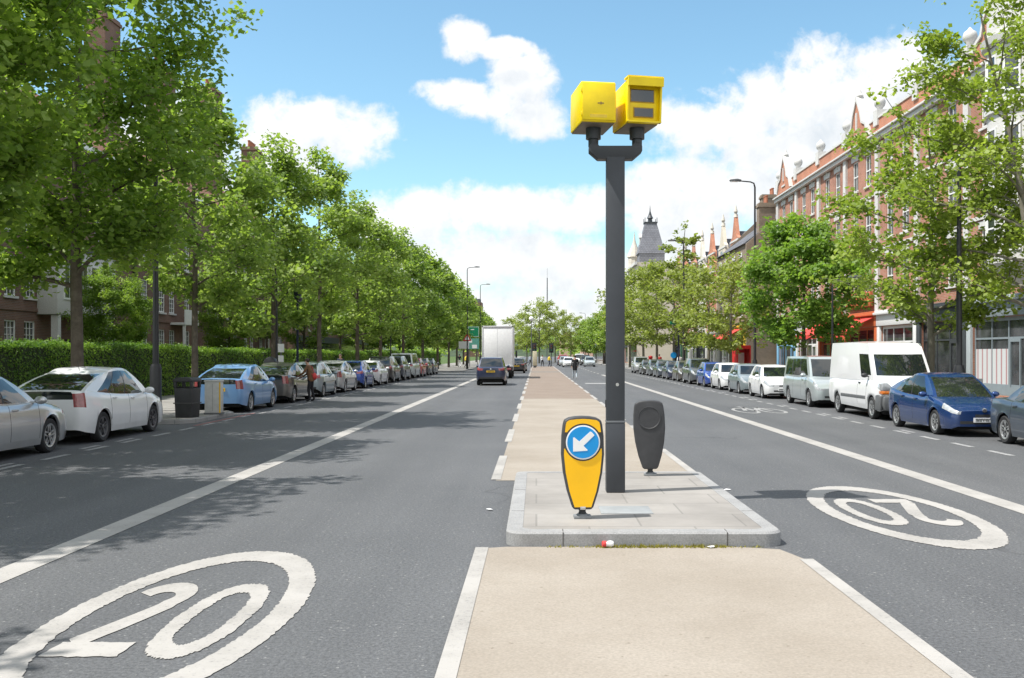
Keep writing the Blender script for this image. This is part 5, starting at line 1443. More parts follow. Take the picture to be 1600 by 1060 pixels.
# ---- right: run of red gabled shops further off, each house its own thing
cols = [('brick_orange', 'orange brick gabled house with white banding, first past the stock brick building'), ('cream_render', 'cream rendered gabled house between two red gabled houses'), ('brick_orange', 'orange brick gabled house with tall finial right of the thin feathery tree'),
        ('stone', 'pale stone gabled house in the right row'), ('brick_red', 'dark red gabled house left of the pale stone one'), ('brick_orange', 'orange gabled house nearest the slate turret'), ('brick_red', 'red brick house beside the turret building')]
y = 98.5
for i, (mt, lb) in enumerate(cols):
    w = 6.4
    t = thing('gabled_house', lb, 'house', (FR, y, .1), -PI/2, 'gabled houses in the right hand row')
    ops = [(q-.5, q+.5, c, c+1.7) for q in (1.5, 3.2, 4.9) for c in (4.6, 7.7)] + [(2.6, 3.8, 10.9, 12.3)]
    wall_mesh(w-.02, 10.6, 9, [o for o in ops if o[3] < 10.6]+[(.5,w-.5,.15,3.2)], mt).build('wall', mt, t)
    for o in ops:
        if o[3] < 10.6: window(t, *o, lintel=True)
    m = MB(); m.prism([(.5,10.6),(w-.5,10.6),(w-.6,11.5),(w-1.3,11.8),(w-1.5,12.8),(w-2.2,13.1),(w/2+.35,14.4),(w/2,15.2),(w/2-.35,14.4),(2.2,13.1),(1.5,12.8),(1.3,11.8),(.6,11.5)], -.05, .3)
    g_ = m.build('gable', mt, t); bx('gable_window', g_, 'glass', (2.7,3.7,-.065,.0,11,12.3)); 
    bx('gable_band', g_, 'white_render', (1.2,w-1.2,-.1,.05,12.55,12.72), (.5,w-.5,-.16,.05,10.5,10.68), (2.6,2.69,-.09,0,11,12.4), (3.71,3.8,-.09,0,11,12.4))
    m = MB(); m.lathe([(.22,14.9),(.12,15.25),(.2,15.45),(.03,16.1)], 8, 'z', (w/2,.1,0)); m.build('finial', 'stone', g_)
    m = MB(); m.prism([(0,10.62),(w,10.62),(w/2,13.6)], .3, 9); m.build('roof', 'slate', t)
    chimney(t, w-.4, 4, 11.5, 14.6, .7, 1.6, 2, 'brick_red')
    shop(t, .1, w-.1, ['green','cream','white','dark','white','green','dark'][i], 'red' if i in (1,) else None)
    y += w
# ---- turret building
yt = y + 16
t = thing('turret_building', 'pale stone corner building with a tall grey slate pyramid turret and small spirelet', 'building', (FR-3.0, 174.0, .1), -PI/2)
ops = [(q-.55, q+.55, c, c+2.0) for q in (2, 5, 8, 11, 14) for c in (5.2, 9.2, 13.0)]
wall_mesh(16, 16.4, 12, ops+[(1,15,.15,3.4)], 'cream_render').build('wall', 'cream_render', t)
for o in ops: window(t, *o)
bx('shopfront', t, FC['dark'], (.5,15.5,-.1,.02,3.4,4.1)); bx('shop_glass', t, 'glass', (1,15,.1,.14,.2,3.4)); bx('cornice', t, 'white_render', (-.1,16.1,-.4,.02,16.0,16.5))
m = MB(); m.box(3.9,8.1,1.2,5.4,16.4,18.6); m.taper(18.6, 23.8, (3.8,8.2,1.0,5.5), (5.05,6.95,2.3,4.2)); tr_ = m.build('turret_roof', 'turret_slate', t)
m = MB(); m.box(4.9,7.1,2.15,4.35,23.8,24.0); 
for a_ in (5.0, 7.0):
    for b_ in (2.25, 4.25): m.box(a_-.05,a_+.05,b_-.05,b_+.05,24.0,24.7)
m.lathe([(.4,24.0),(.35,24.6),(.55,24.7),(.3,25.2),(.1,25.9),(.02,26.9)], 8, 'z', (6,3.2,0)); m.build('cresting', 'pole_grey', tr_)
m = MB(); m.box(5.6,6.4,1.4,2.6,19.6,21.4); m.prism([(5.45,21.4),(6.55,21.4),(6,22.1)], 1.3, 2.8); m.build('dormer', 'white_render', tr_)
m = MB(); m.lathe([(1.1,15),(1.1,18.5),(1.3,18.6),(1.2,19.0),(.5,20.5),(.2,21.5),(.03,23)], 10, 'z', (1.4,1.0,0)); m.build('spirelet', 'stone', t, smooth=30)
# ---- plainer terraces further along
def block(x, y0, ln, h, depth, mat, label, rz, name='terrace_block', roof='slate', st=3):
    t = thing(name, label, 'building', (x, y0, .1), rz)
    ops = []
    n = int(ln/3)
    for i in range(n):
        q = (i+.5)*ln/n
        for k in range(st):
            c = 4.4+k*3.1
            if c+1.7 < h: ops.append((q-.5, q+.5, c, c+1.7))
    ops = ops[:96]
    wall_mesh(ln, h, depth, ops+[(1,ln-1,.15,3.1)], mat).build('wall', mat, t)
    for o in ops: window(t, *o, lintel=True)
    bx('shopfront', t, FC['dark'], (.5,ln-.5,-.1,.02,3.1,3.8)); bx('shop_glass', t, 'glass', (1,ln-1,.1,.14,.2,3.1))
    m = MB(); m.prism([(-.3,h+.01),(depth/2,h+3),(depth+.3,h+.01)], .1, ln-.1, 'x'); m.build('roof', roof, t)
    for i in range(3): chimney(t, ln*(i+.5)/3, depth/2, h+2.2, h+4.6, 1.4, .8, 4, mat)
    return t
block(FR-1, 204, 28, 13, 10, 'brick_red', 'distant red brick terrace just past the slate turret', -PI/2)
block(FR-1, 238, 36, 11, 10, 'pink_render', 'distant pinkish terrace with chimneys far down the right side', -PI/2)
block(FR-2, 300, 50, 12, 10, 'brick_brown', 'farthest brown terrace on the right side', -PI/2)
# awnings of the distant shops by the pole
# ---- left: brown brick mansion block behind the hedge
YL0 = 30.0
t = thing('mansion_block', 'long brown brick mansion block with white sash windows behind the hedge', 'building', (FL, YL0, .1), PI/2)
L = 66.0
ops = []
xs_ = []
x = 1.6
while x < L-2:
    d = x + YL0
    if not (47.6 < d < 54.6): xs_ += [x, x+1.75]
    x += 4.6
for q in xs_:
    for (c, e) in ((1.45, 3.4), (4.5, 6.4), (7.5, 9.3)): ops.append((q-.52, q+.52, c, e))
bayx = (47.8-YL0, 54.4-YL0)
doors_ = [(bayx[0]+2.9, bayx[0]+4.0, .1, 2.6)]
w_ops = [o for o in ops]
wall_mesh(L, 12.6, 11, w_ops+doors_, 'brick_brown').build('wall', 'brick_brown', t)
for o in ops[:96]: window(t, *o, style='georgian')
for o in ops[96:]: window(t, *o, style='georgian')
bx('string_course', t, 'brick_brown', (0, L, -.06, .01, 3.85, 4.02)); bx('eaves', t, 'white_wood', (-.3, L+.3, -.6, .02, 12.45, 12.75))
m = MB(); m.prism([(-.6,12.76),(5.5,17.2),(11.6,12.76)], -.2, L+.2, 'x'); m.build('roof', 'roof_tile', t)
for d, h in ((36, 21), (49, 22.5), (61, 22.5), (70.5, 22), (81.2, 23.4), (93, 21)): chimney(t, d-YL0, 2.6, 13.2, h, 2.2, 1.3, 5, 'brick_brown')
# white rendered bay with its windows
by = bx('bay', t, 'white_render', (bayx[0], bayx[1], -1.0, -.002, 3.75, 7.0), bevel=.02)
bx('bay_roof', by, 'slate', (bayx[0]-.1, bayx[1]+.1, -1.1, -.002, 7.0, 7.15))
for q in np.linspace(bayx[0]+1.1, bayx[1]-1.1, 4):
    m = MB(); m.box(q-.5,q+.5,-1.06,-1.0,4.5,6.4); wf = m.build('window', 'white_wood', by); bx('pane', wf, 'glass', (q-.43,q-.03,-1.07,-1.05,4.6,6.3), (q+.03,q+.43,-1.07,-1.05,4.6,6.3))
for q in (bayx[0]+.3, bayx[1]-.3, bayx[0]+2.4, bayx[0]+4.5): bx('porch_column', t, 'white_render', (q-.16, q+.16, -.95, -.62, 0, 3.74))
bx('door', t, plain('dark_door', (0.03, 0.03, 0.035), .5), (doors_[0][0]+.02, doors_[0][1]-.02, .08, .14, .12, 2.58))
for d in (59.2, 75.6): 
    m = MB(); m.tube([(d-YL0,-.12,.2),(d-YL0,-.12,12.4)], .11, 8); m.box(d-YL0-.2,d-YL0+.2,-.3,-.004,12.0,12.4); m.build('drainpipe', 'black_metal', t, smooth=50)
for d in (87.0, 66.5):
    bx('balcony', t, 'white_wood', (d-YL0-1.3, d-YL0+1.3, -1.0, -.002, 3.75, 3.9), (d-YL0-1.3, d-YL0+1.3, -1.0, -.94, 3.9, 4.75))
    bx('porch_column', t, 'white_wood', (d-YL0-1.2, d-YL0-1.05, -.95, -.8, 0, 3.75), (d-YL0+1.05, d-YL0+1.2, -.95, -.8, 0, 3.75))
block(FL-1, 102, 60, 11, 10, 'brick_brown', 'second brown brick block beyond the gap on the left, mostly behind trees', PI/2, 'mansion_block', 'roof_tile')
# far towers
def tower(x, y, w, h, mat, label):
    t = thing('tower_block', label, 'building', (x, y, 0), 0)
    ops = [(q, q+1.4, c, c+1.3) for q in np.arange(.8, w-1.5, 2.6) for c in np.arange(h*.45, h-2, 2.9)][:90]
    wall_mesh(w, h, 14, ops, mat).build('wall', mat, t)
    for o in ops: bx('window', t, 'glass', (o[0]+.02,o[1]-.02,.08,.14,o[2]+.02,o[3]-.02))
    bx('roof', t, 'grey_plastic', (1,w-1,1,10,h,h+2.2))
tower(-45, 620, 11, 34, 'brick_brown', 'distant brownish tower block just right of the first tall left lamp post')
t = thing('radio_mast', 'thin distant lattice mast rising above the trees at the road\'s end', 'mast', (4.6, 420, 0))
m = MB()
for a_, b_ in ((-.35,-.35),(.35,-.35),(0,.4)): m.tube([(a_,b_,0),(a_*.3,b_*.3,34)], .07, 5)
m.build('legs', 'pole_grey', t); m = MB()
for k in range(22):
    z = 1+k*1.5; q = 1-.7*z/34; m.tube([(-.35*q,-.35*q,z),(.35*q,-.35*q,z+.7),(0,.4*q,z+1.2),(-.35*q,-.35*q,z+1.5)], .04, 4)
m.build('bracing', 'pole_grey', t); m = MB(); m.tube([(0,0,34),(0,0,38)], .05, 5); m.build('antenna', 'pole_grey', t)
# far hill with woods and a few houses
m = MB(); nx, ny = 60, 14; r5 = random.Random(9); vs = []
for j in range(ny):
    for i in range(nx):
        x = -700+1400*i/(nx-1); y = 650+900*j/(ny-1); q = j/(ny-1)
        z = 36*math.sin(PI*min(1, q*1.0)*.5)**1.3*(.55+.45*math.sin(i*.23+1.2)+.12*math.sin(i*.9))*(.75 if x > -60 else 1.0)+r5.uniform(-1.2, 1.2)*(q > .05)
        vs.append((x, y, z-.5))
m.add(vs, [(j*nx+i, j*nx+i+1, (j+1)*nx+i+1, (j+1)*nx+i) for j in range(ny-1) for i in range(nx-1)]); struct('hill', m, 'hill', smooth=60)
r6 = np.random.RandomState(3); cs, rd = [], []
for k in range(900):
    x = r6.uniform(-330, 330); y = r6.uniform(560, 1100); q = (y-650)/900
    i = (x+700)/1400*(nx-1); z = 0 if q < 0 else 36*math.sin(PI*.5*min(1, q))**1.3*(.55+.45*math.sin(i*.23+1.2)+.12*math.sin(i*.9))*(.75 if x > -60 else 1)
    if abs(x) < 14 and y < 700: continue
    cs.append((x, y, z+r6.uniform(2, 9))); rd.append(r6.uniform(3.5, 7))
me = leaf_mesh('far_woods', cs, rd, [26]*len(cs), 2.6, 'leaf_mid', 8); o = link('far_woods', me); tag(o, kind='stuff')
for i, (x, y, w) in enumerate(((25, 560, 9), (36, 600, 10), (47, 590, 8), (15, 640, 9))):
    t = thing('far_house', ['distant house with red roof above the far cars, left one', 'distant house with red roof above the far cars, middle one', 'distant house with red roof above the far cars, right one', 'distant house low behind the trees at the road\'s end'][i], 'house', (x, y, 6), 0, 'houses on the far rise')
    m = MB(); m.box(0,w,0,8,-7,6); m.build('wall', 'pink_render', t); m = MB(); m.prism([(-.3,6),(w+.3,6),(w/2,10)], -.3, 8.3); rf = m.build('roof', 'roof_tile', t); chimney(t, w*.7, 4, 8, 11, 1, .7, 2, 'brick_red')
    bx('window', t, 'glass', (1,2.2,-.03,.02,2.5,4), (w-2.2,w-1,-.03,.02,2.5,4))

# ------------------------------------------------------------------ street furniture
def lamp(x, y, h, arm, ang, label, group='tall street lamps', thick=.075):
    t = thing('street_lamp', label, 'street lamp', (x, y, .118), ang, group)
    m = MB(); m.lathe([(thick*1.9,0),(thick*1.9,1.35),(thick*1.5,1.5)], 14); m.build('base', 'black_metal', t, smooth=40)
    m = MB(); m.tube([(0,0,1.4),(0,0,h*.6),(0,0,h-.3),(0.06,0,h-.08),(.25,0,h),(arm,0,h+.06)], [thick*1.05,thick*.85,thick*.65,thick*.55,thick*.5,thick*.45], 10); m.build('column', 'black_metal', t, smooth=50)
    m = MB(); m.prism([(arm-.12,h+.02),(arm+.55,h+.06),(arm+.5,h+.13),(arm+.1,h+.17),(arm-.12,h+.12)], -.12, .12); hd = m.build('lantern', 'grey_plastic', t, bevel=.02)
    m = MB(); m.box(arm+.05, arm+.48, -.09, .09, h+.0, h+.045); m.build('lens', 'sign_white', hd)
    return t
lamp(-12.2, 31.9, 8.6, 1.0, 0, 'street lamp whose dark column stands right behind the black litter bin', thick=.095)
lamp(-12.0, 46.0, 5.7, .9, PI, 'shorter street lamp among leaves next to the surveillance camera post', 'short street lamps', .055)
lamp(-12.0, 82, 6.2, .8, 0, 'shorter street lamp in front of the left trees beyond the white saloon', 'short street lamps', .055)
lamp(-8.4, 121, 12.3, 1.0, 0, 'first of two tall street lamps left of the box lorry')
lamp(-8.5, 151, 12.3, 1.0, 0, 'second of two tall street lamps, right above the box lorry')
lamp(12.3, 56.0, 11.5, .9, PI, 'tall street lamp standing clear against the sky on the right')
lamp(12.15, 28.6, 7.4, .5, R(60), 'street lamp with dark column behind the deep blue liftback on the right', thick=.085)
lamp(12.2, 41.0, 4.9, .8, 0, 'short street lamp behind the white van', 'short street lamps', .05)
lamp(12.3, 83, 11.2, .8, PI, 'tall street lamp rising beside the thin feathery tree')
lamp(12.3, 178, 12, 1.0, PI, 'distant street lamp peeking out just left of the camera post')
lamp(12.3, 250, 12, 1.0, PI, 'very distant street lamp right of the median trees')
# surveillance camera post
t = thing('camera_mast', 'slim dark surveillance camera post with hooded head beside the parked cars on the left', 'camera post', (-12.0, 50, .118))
m = MB(); m.tube([(0,0,0),(0,0,1.2)], .1, 10); m.tube([(0,0,1.2),(0,0,4.6)], .06, 10); m.build('column', 'cloth_navy', t)
m = MB(); m.lathe([(.12,4.55),(.19,4.7),(.2,5.0),(.15,5.15),(.05,5.22)], 14); m.build('hood', 'cloth_navy', t, smooth=40)
m = MB(); m.sphere((.1,-.05,4.6), .17, 12, 8); m.build('dome', 'car_glass', t, smooth=80)
t = thing('camera_mast', 'dark surveillance camera post among the light green trees on the right', 'camera post', (12.3, 86, .118))
m = MB(); m.tube([(0,0,0),(0,0,4.4)], .07, 10); m.build('column', 'cloth_navy', t); m = MB(); m.box(-.75,.2,-.12,.12,4.35,4.62); m.build('hood', 'sign_green', t, bevel=.03)
# parking sign post
def signpost(x, y, h, label, plates, name='sign_post', cat='sign', mat='grey_plastic', grp=None):
    t = thing(name, label, cat, (x, y, .118), 0, grp); m = MB(); m.tube([(0,0,0),(0,0,h)], .035, 8); m.build('post', mat, t)
    for (shape, z, w, hh, mt, dx) in plates:
        m = MB()
        if shape == 'disc': m.lathe([(w/2,-.05),(w/2,-.035)], 24, 'y', (dx,0,z))
        elif shape == 'tri': m.prism([(dx-w/2,z-hh/2),(dx+w/2,z-hh/2),(dx,z+hh/2)], -.05, -.035)
        else: m.box(dx-w/2,dx+w/2,-.05,-.035,z-hh/2,z+hh/2)
        sg = m.build('sign_plate', mt, t)
        if shape == 'tri':
            m = MB(); m.prism([(dx-w*.3,z-hh*.36),(dx+w*.3,z-hh*.36),(dx,z+hh*.26)], -.056, -.051); m.build('sign_face', 'sign_white', sg)
    return t
signpost(-12.0, 46.8, 2.5, 'grey post with two small white parking plates beside the hedge', [('box',2.1,.3,.4,'sign_white',0),('box',1.6,.25,.3,'sign_white',0)])
signpost(12.4, 90, 2.3, 'post with a round blue sign above the parked cars on the right', [('disc',1.7,.55,0,'sign_blue',0)])
signpost(-8.4, 122.5, 4.2, 'post with red bordered warning triangle and white plate left of the lorry', [('tri',3.9,1.1,1.0,'sign_red',-.1),('box',2.9,1.3,.9,'sign_white',-.5)])
# green direction sign on two posts
t = thing('direction_sign', 'large green direction sign on two posts left of the box lorry', 'road sign', (-8.9, 141, .118))
for s in (-.55, .55):
    m = MB(); m.tube([(s,.06,0),(s,.06,5.7)], .05, 8); m.build('post', 'grey_plastic', t)
m = MB(); m.box(-.8,.8,-.03,.02,4.2,5.7); bd = m.build('sign_panel', 'sign_green', t); bx('sign_border', bd, 'sign_white', (-.75,.75,-.036,-.028,5.6,5.64), (-.75,.75,-.036,-.028,4.26,4.3), (-.75,-.71,-.036,-.028,4.3,5.6), (.71,.75,-.036,-.028,4.3,5.6), (-.4,.1,-.036,-.028,5.2,5.32))
m = MB(); m.box(-.8,.8,-.03,.02,2.5,4.0); bd = m.build('sign_panel', plain('teal', (.1,.32,.26), .5), t); bx('sign_patch', bd, 'sign_white', (-.2,.5,-.036,-.028,2.6,3.1), (-.7,-.2,-.036,-.028,3.4,3.8))
# litter bin
t = thing('litter_bin', 'black rectangular litter bin with open slot at the kerb beside the parked cars', 'litter bin', (-10.06, 28.7, .118), R(-8))
m = MB(); m.taper(0, .85, (-.25,.25,-.25,.25), (-.28,.28,-.28,.28)); m.build('body', 'black_plastic', t, bevel=.03)
m = MB()
for a_, b_ in ((-.28,-.28),(.2,-.28),(-.28,.2),(.2,.2)): m.box(a_,a_+.08,b_,b_+.08,.85,1.03)
m.build('slot_post', 'black_plastic', t, bevel=.01)
m = MB(); m.prism([(-.31,1.02),(.31,1.02),(.29,1.10),(.2,1.15),(-.2,1.15),(-.29,1.10)], -.3, .3); m.build('hood', 'black_plastic', t, bevel=.02)
bx('liner', t, 'seam', (-.22,.22,-.22,.22,.84,.88)); bx('band', t, plain('bin_band', (.06,.06,.06), .6), (-.288,.288,-.288,.288,.40,.43))
# pale cabinet
t = thing('utility_cabinet', 'pale grey utility cabinet with a yellow edge strip beside the litter bin', 'cabinet', (-9.78, 30.2, .118), R(3))
m = MB(); m.box(-.235,.235,-.18,.18,.05,.98); m.box(-.255,.255,-.2,.2,.98,1.03); m.build('box', plain('cabinet_grey', (.50,.50,.48), .6, var=.1), t, bevel=.015)
bx('plinth', t, 'grey_plastic', (-.25,.25,-.2,.2,-.01,.05)); bx('door_gap', t, 'seam', (-.003,.003,-.183,-.175,.1,.93)); bx('edge_strip', t, 'plate_yellow', (.20,.238,-.186,-.178,.04,.97))
# ticket machine
t = thing('ticket_machine', 'dark round topped ticket machine on the pavement behind the bronze liftback', 'ticket machine', (-11.9, 44.6, .118), 0)
m = MB(); m.prism([(-.28,.9),(.28,.9),(.28,1.45),(.2,1.62),(0,1.7),(-.2,1.62),(-.28,1.45)], -.2, .2); m.build('head', 'black_metal', t, bevel=.03); bx('body', t, 'black_metal', (-.2,.2,-.15,.15,0,.92), bevel=.02); bx('screen', t, 'car_glass', (-.12,.12,-.205,-.19,1.2,1.4))
# red telephone kiosk with a poster panel
t = thing('telephone_kiosk', 'red telephone kiosk with white poster panel on the right pavement', 'kiosk', (14.0, 68, .118), R(10))
bx('frame', t, 'sign_red', (-.5,-.42,-.5,.5,0,2.15), (.42,.5,-.5,.5,0,2.15), (-.5,.5,-.5,.5,2.15,2.4), (-.42,.42,-.5,-.42,0,.25), (-.42,.42,.3,.5,0,2.15)); bx('poster', t, 'sign_white', (-.32,.32,.27,.295,.7,1.9)); bx('glass', t, 'glass', (-.46,-.44,-.41,.29,.3,2.1))
t = thing('post_box', 'red pillar box on the far right pavement', 'post box', (14.0, 122, .118))
m = MB(); m.lathe([(.28,0),(.28,.12),(.24,.14),(.24,1.35),(.3,1.38),(.3,1.46),(.2,1.55),(.03,1.6)], 18); m.build('body', 'sign_red', t, smooth=40); bx('slot', t, 'seam', (-.12,.12,-.25,-.23,1.18,1.22)); bx('notice', t, 'sign_white', (-.08,.08,-.25,-.235,.85,1.05))
# bus stop
t = thing('bus_stop', 'bus stop post with white and blue flag left of the camera post', 'bus stop', (11.5, 186, .118))
m = MB(); m.tube([(0,0,0),(0,0,3.4)], .05, 8); m.build('post', 'grey_plastic', t); bx('flag', t, 'sign_white', (-.75,.05,-.04,.04,2.2,3.9)); bx('flag_band', t, 'sign_blue', (-.7,0,-.045,-.04,3.2,3.5))
t = thing('bus_shelter', 'small bus shelter with red roof edge under the dark green tree', 'bus shelter', (13.4, 184, .118))
bx('roof', t, 'sign_red', (-.8,.8,-2,2,2.2,2.45)); bx('post', t, 'grey_plastic', (-.75,-.68,-1.9,-1.83,0,2.2)); bx('post', t, 'grey_plastic', (.68,.75,1.83,1.9,0,2.2)); bx('post', t, 'grey_plastic', (-.75,-.68,1.83,1.9,0,2.2)); bx('glass', t, 'glass', (.70,.73,-1.83,1.8,.3,2.1)); bx('poster', t, 'sign_white', (-.6,.6,-1.93,-1.9,.4,2.0))
# traffic signals at the end of the median
for x, y, lb in ((-.3, 150, 'dark traffic signal on the median end, left one'), (2.3, 153, 'dark traffic signal on the median end, right one'), (-8.2, 158, 'dark traffic signal on the left pavement beside the lorry'), (9.8+2.2, 150, 'dark traffic signal on the right pavement far away')):
    t = thing('traffic_signal', lb, 'traffic signal', (x, y, .0), 0, 'traffic signals at the far crossing')
    m = MB(); m.tube([(0,0,0),(0,0,3.4)], .06, 8); m.build('post', 'black_metal', t)
    hd = bx('signal_head', t, 'black_metal', (-.2,.2,-.35,-.1,2.3,3.4), bevel=.02); bx('backing_board', hd, 'black_plastic', (-.35,.35,-.12,-.08,2.1,3.6))
    for z, mt in ((3.2, plain('lens_red', (.12,.01,.01), .3)), (2.85, plain('lens_amber', (.14,.06,.01), .3)), (2.5, plain('lens_green', (.01,.12,.06), .3))):
        m = MB(); m.lathe([(.1,-.37),(.1,-.35)], 12, 'y', (0,0,z)); m.build('signal_lens', mt, hd)
t = thing('globe_lamp', 'grey post with a pale globe lamp on the far end of the median', 'lamp', (-.7, 141, 0))
m = MB(); m.tube([(0,0,0),(0,0,6.6)], [.09,.05], 8); m.build('post', 'grey_plastic', t); m = MB(); m.sphere((0,0,6.9), .34, 14, 10); m.build('globe', 'sign_white', t, smooth=80)
t = thing('crossing_bollard', 'squat beige bollard box on the median end by the crossing', 'bollard', (-.2, 139, 0)); m = MB(); m.box(-.3,.3,-.2,.2,.3,3.9-1.6); m.build('box', plain('beige', (.55,.5,.36), .6), t, bevel=.04); bx('base', t, 'grey_plastic', (-.2,.2,-.15,.15,0,.3))

# ------------------------------------------------------------------ people
def person(label, loc, rz, top, legs, pose, hairm='hair', skin='skin', shoes='cloth_black', group=None, h=1.74, jacket_len=.0, fingers=True, extra=None):
    t = thing('person', label, 'person', loc, rz, group)
    s = h/1.74
    J = {'pel': (0,0,.95), 'spine': (0,.0,1.14), 'chest': (.0,.0,1.34), 'neck': (0,0,1.50), 'headb': (.02,0,1.58), 'headm': (.03,0,1.66), 'headt': (.02,0,1.73),
      'shl': (0,.19,1.43), 'ell': (-.03,.25,1.15), 'wrl': (.06,.25,.92), 'shr': (0,-.19,1.43), 'elr': (-.03,-.25,1.15), 'wrr': (.06,-.25,.92),
      'hil': (0,.09,.90), 'knl': (.03,.10,.50), 'anl': (-.02,.10,.09), 'tol': (.14,.11,.03), 'hir': (0,-.09,.90), 'knr': (.03,-.10,.50), 'anr': (-.02,-.10,.09), 'tor': (.14,-.11,.03)}
    J.update(pose)
    Rr = {'pel': (.15,.12), 'spine': (.15,.115), 'chest': (.17,.125), 'neck': (.062,.062), 'headb': (.07,.062), 'headm': (.10,.078), 'headt': (.07,.06), 'shl': (.075,.07), 'ell': (.052,.05), 'wrl': (.036,.034), 'shr': (.075,.07), 'elr': (.052,.05), 'wrr': (.036,.034),
      'hil': (.10,.10), 'knl': (.066,.066), 'anl': (.046,.05), 'tol': (.042,.035), 'hir': (.10,.10), 'knr': (.066,.066), 'anr': (.046,.05), 'tor': (.042,.035)}
    E = [('pel','spine'),('spine','chest'),('chest','neck'),('neck','headb'),('headb','headm'),('headm','headt'),('chest','shl'),('shl','ell'),('ell','wrl'),('chest','shr'),('shr','elr'),('elr','wrr'),
      ('pel','hil'),('hil','knl'),('knl','anl'),('anl','tol'),('pel','hir'),('hir','knr'),('knr','anr'),('anr','tor')]
    keys = list(J); vs = [tuple(c*s for c in J[k]) for k in keys]; rad = [tuple(c*s for c in Rr[k]) for k in keys]; es = [(keys.index(a), keys.index(b)) for a, b in E]
    if fingers:
        for q in 'lr':
            wr = Vector(J['wr'+q]); d = (wr-Vector(J['el'+q])).normalized(); sd_ = Vector((1,0,0)) if abs(d.x) < .7 else Vector((0,0,1)); sd_ = (sd_-d*sd_.dot(d)).normalized(); nn = d.cross(sd_)
            pi_ = len(vs); vs.append(tuple((wr+d*.06)*s)); rad.append((.036*s,.020*s)); es.append((keys.index('wr'+q), pi_))
            for k, ln in enumerate((.075, .085, .078, .06)):
                b0 = wr+d*.095+sd_*(.027-.018*k); e1 = b0+d*ln*.5+nn*.008; e2 = e1+d*ln*.42+nn*.03
                i0 = len(vs); vs += [tuple(b0*s), tuple(e1*s), tuple(e2*s)]; rad += [(.010*s,)*2, (.009*s,)*2, (.007*s,)*2]; es += [(pi_, i0), (i0, i0+1), (i0+1, i0+2)]
            b0 = wr+d*.045+sd_*.04; e1 = b0+d*.04+sd_*.015+nn*.015
            i0 = len(vs); vs += [tuple(b0*s), tuple(e1*s)]; rad += [(.011*s,)*2, (.009*s,)*2]; es += [(pi_, i0), (i0, i0+1)]
    me = bpy.data.meshes.new('body'); me.from_pydata(vs, es, []); o = bpy.data.objects.new('tmp', me); C.objects.link(o)
    md = o.modifiers.new('k', 'SKIN'); md.use_smooth_shade = True
    sk = me.skin_vertices[0].data
    for i, rr in enumerate(rad): sk[i].radius = rr
    sk[0].use_root = True
    o.modifiers.new('s', 'SUBSURF').levels = 1
    dg = bpy.context.evaluated_depsgraph_get(); m2 = bpy.data.meshes.new_from_object(o.evaluated_get(dg)); bpy.data.objects.remove(o)
    for mt in (skin, top, legs, shoes): m2.materials.append(M[mt])
    segs = [(Vector(J[a])*s, Vector(J[b])*s, a, b) for a, b in E]
    for f in m2.polygons:
        c = f.center; best = None
        for a, b, na, nb in segs:
            ab = b-a; u = max(0, min(1, (c-a).dot(ab)/ab.length_squared)); d = (c-(a+ab*u)).length
            if best is None or d < best[0]: best = (d, na, nb, u)
        na, nb, u = best[1:]
        if nb in ('headb','headm','headt') or (nb == 'neck' and u > .8): mi = 0
        elif nb[:2] == 'wr': mi = 0 if u > .93 else 1
        elif nb[:2] == 'to': mi = 3
        elif nb[:2] in ('kn','an') : mi = 2 if not (nb[:2] == 'an' and u > .9) else 3
        elif nb[:2] == 'hi' or (na == 'pel' and u < .25): mi = 2
        else: mi = 1
        if any((c-Vector(J['wr'+q])*s).length < .19*s and ((c-Vector(J['wr'+q])*s).dot(Vector(J['wr'+q])-Vector(J['el'+q])) > 0) for q in 'lr'): mi = 0
        f.material_index = mi
    link('body', m2, t)
    hm = Vector(J['headm'])*s; fw = Vector((1,0,0))
    m = MB(); m.sphere((hm.x-.022, hm.y, hm.z+.035), (.098*s,.088*s,.095*s), 14, 10); m.build('hair', hairm, t, smooth=80)
    m = MB(); m.lathe([(.002,.0),(.018,.012),(.012,.035)], 8, 'x', (hm.x+.075, hm.y, hm.z-.012)); 
    for q in (-1, 1): m.sphere((hm.x+.088, hm.y+q*.032, hm.z+.012), .010, 8, 6, 1); m.sphere((hm.x, hm.y+q*.083, hm.z-.005), (.022,.012,.032), 8, 6)
    m.box(hm.x+.078, hm.x+.088, hm.y-.022, hm.y+.022, hm.z-.052, hm.z-.044, 2); m.build('face_features', [skin, 'cloth_black', 'cloth_red'], t, smooth=60)
    if jacket_len:
        p = Vector(J['pel'])*s; m = MB(); prof = [(.165*s, -jacket_len), (.172*s, -.05), (.165*s, .12), (.17*s, .28)]
        m.lathe(prof, 18, 'z', (p.x, p.y, p.z)); 
        sh_ = (Vector(J['chest'])-Vector(J['pel']))*s
        m.v = [(p.x+(v[0]-p.x)*.82+max(0,(v[2]-p.z))*sh_.x/max(.1,sh_.z), v[1], v[2]) for v in m.v]
        m.build('jacket_hem', top, t, smooth=60)
    return t
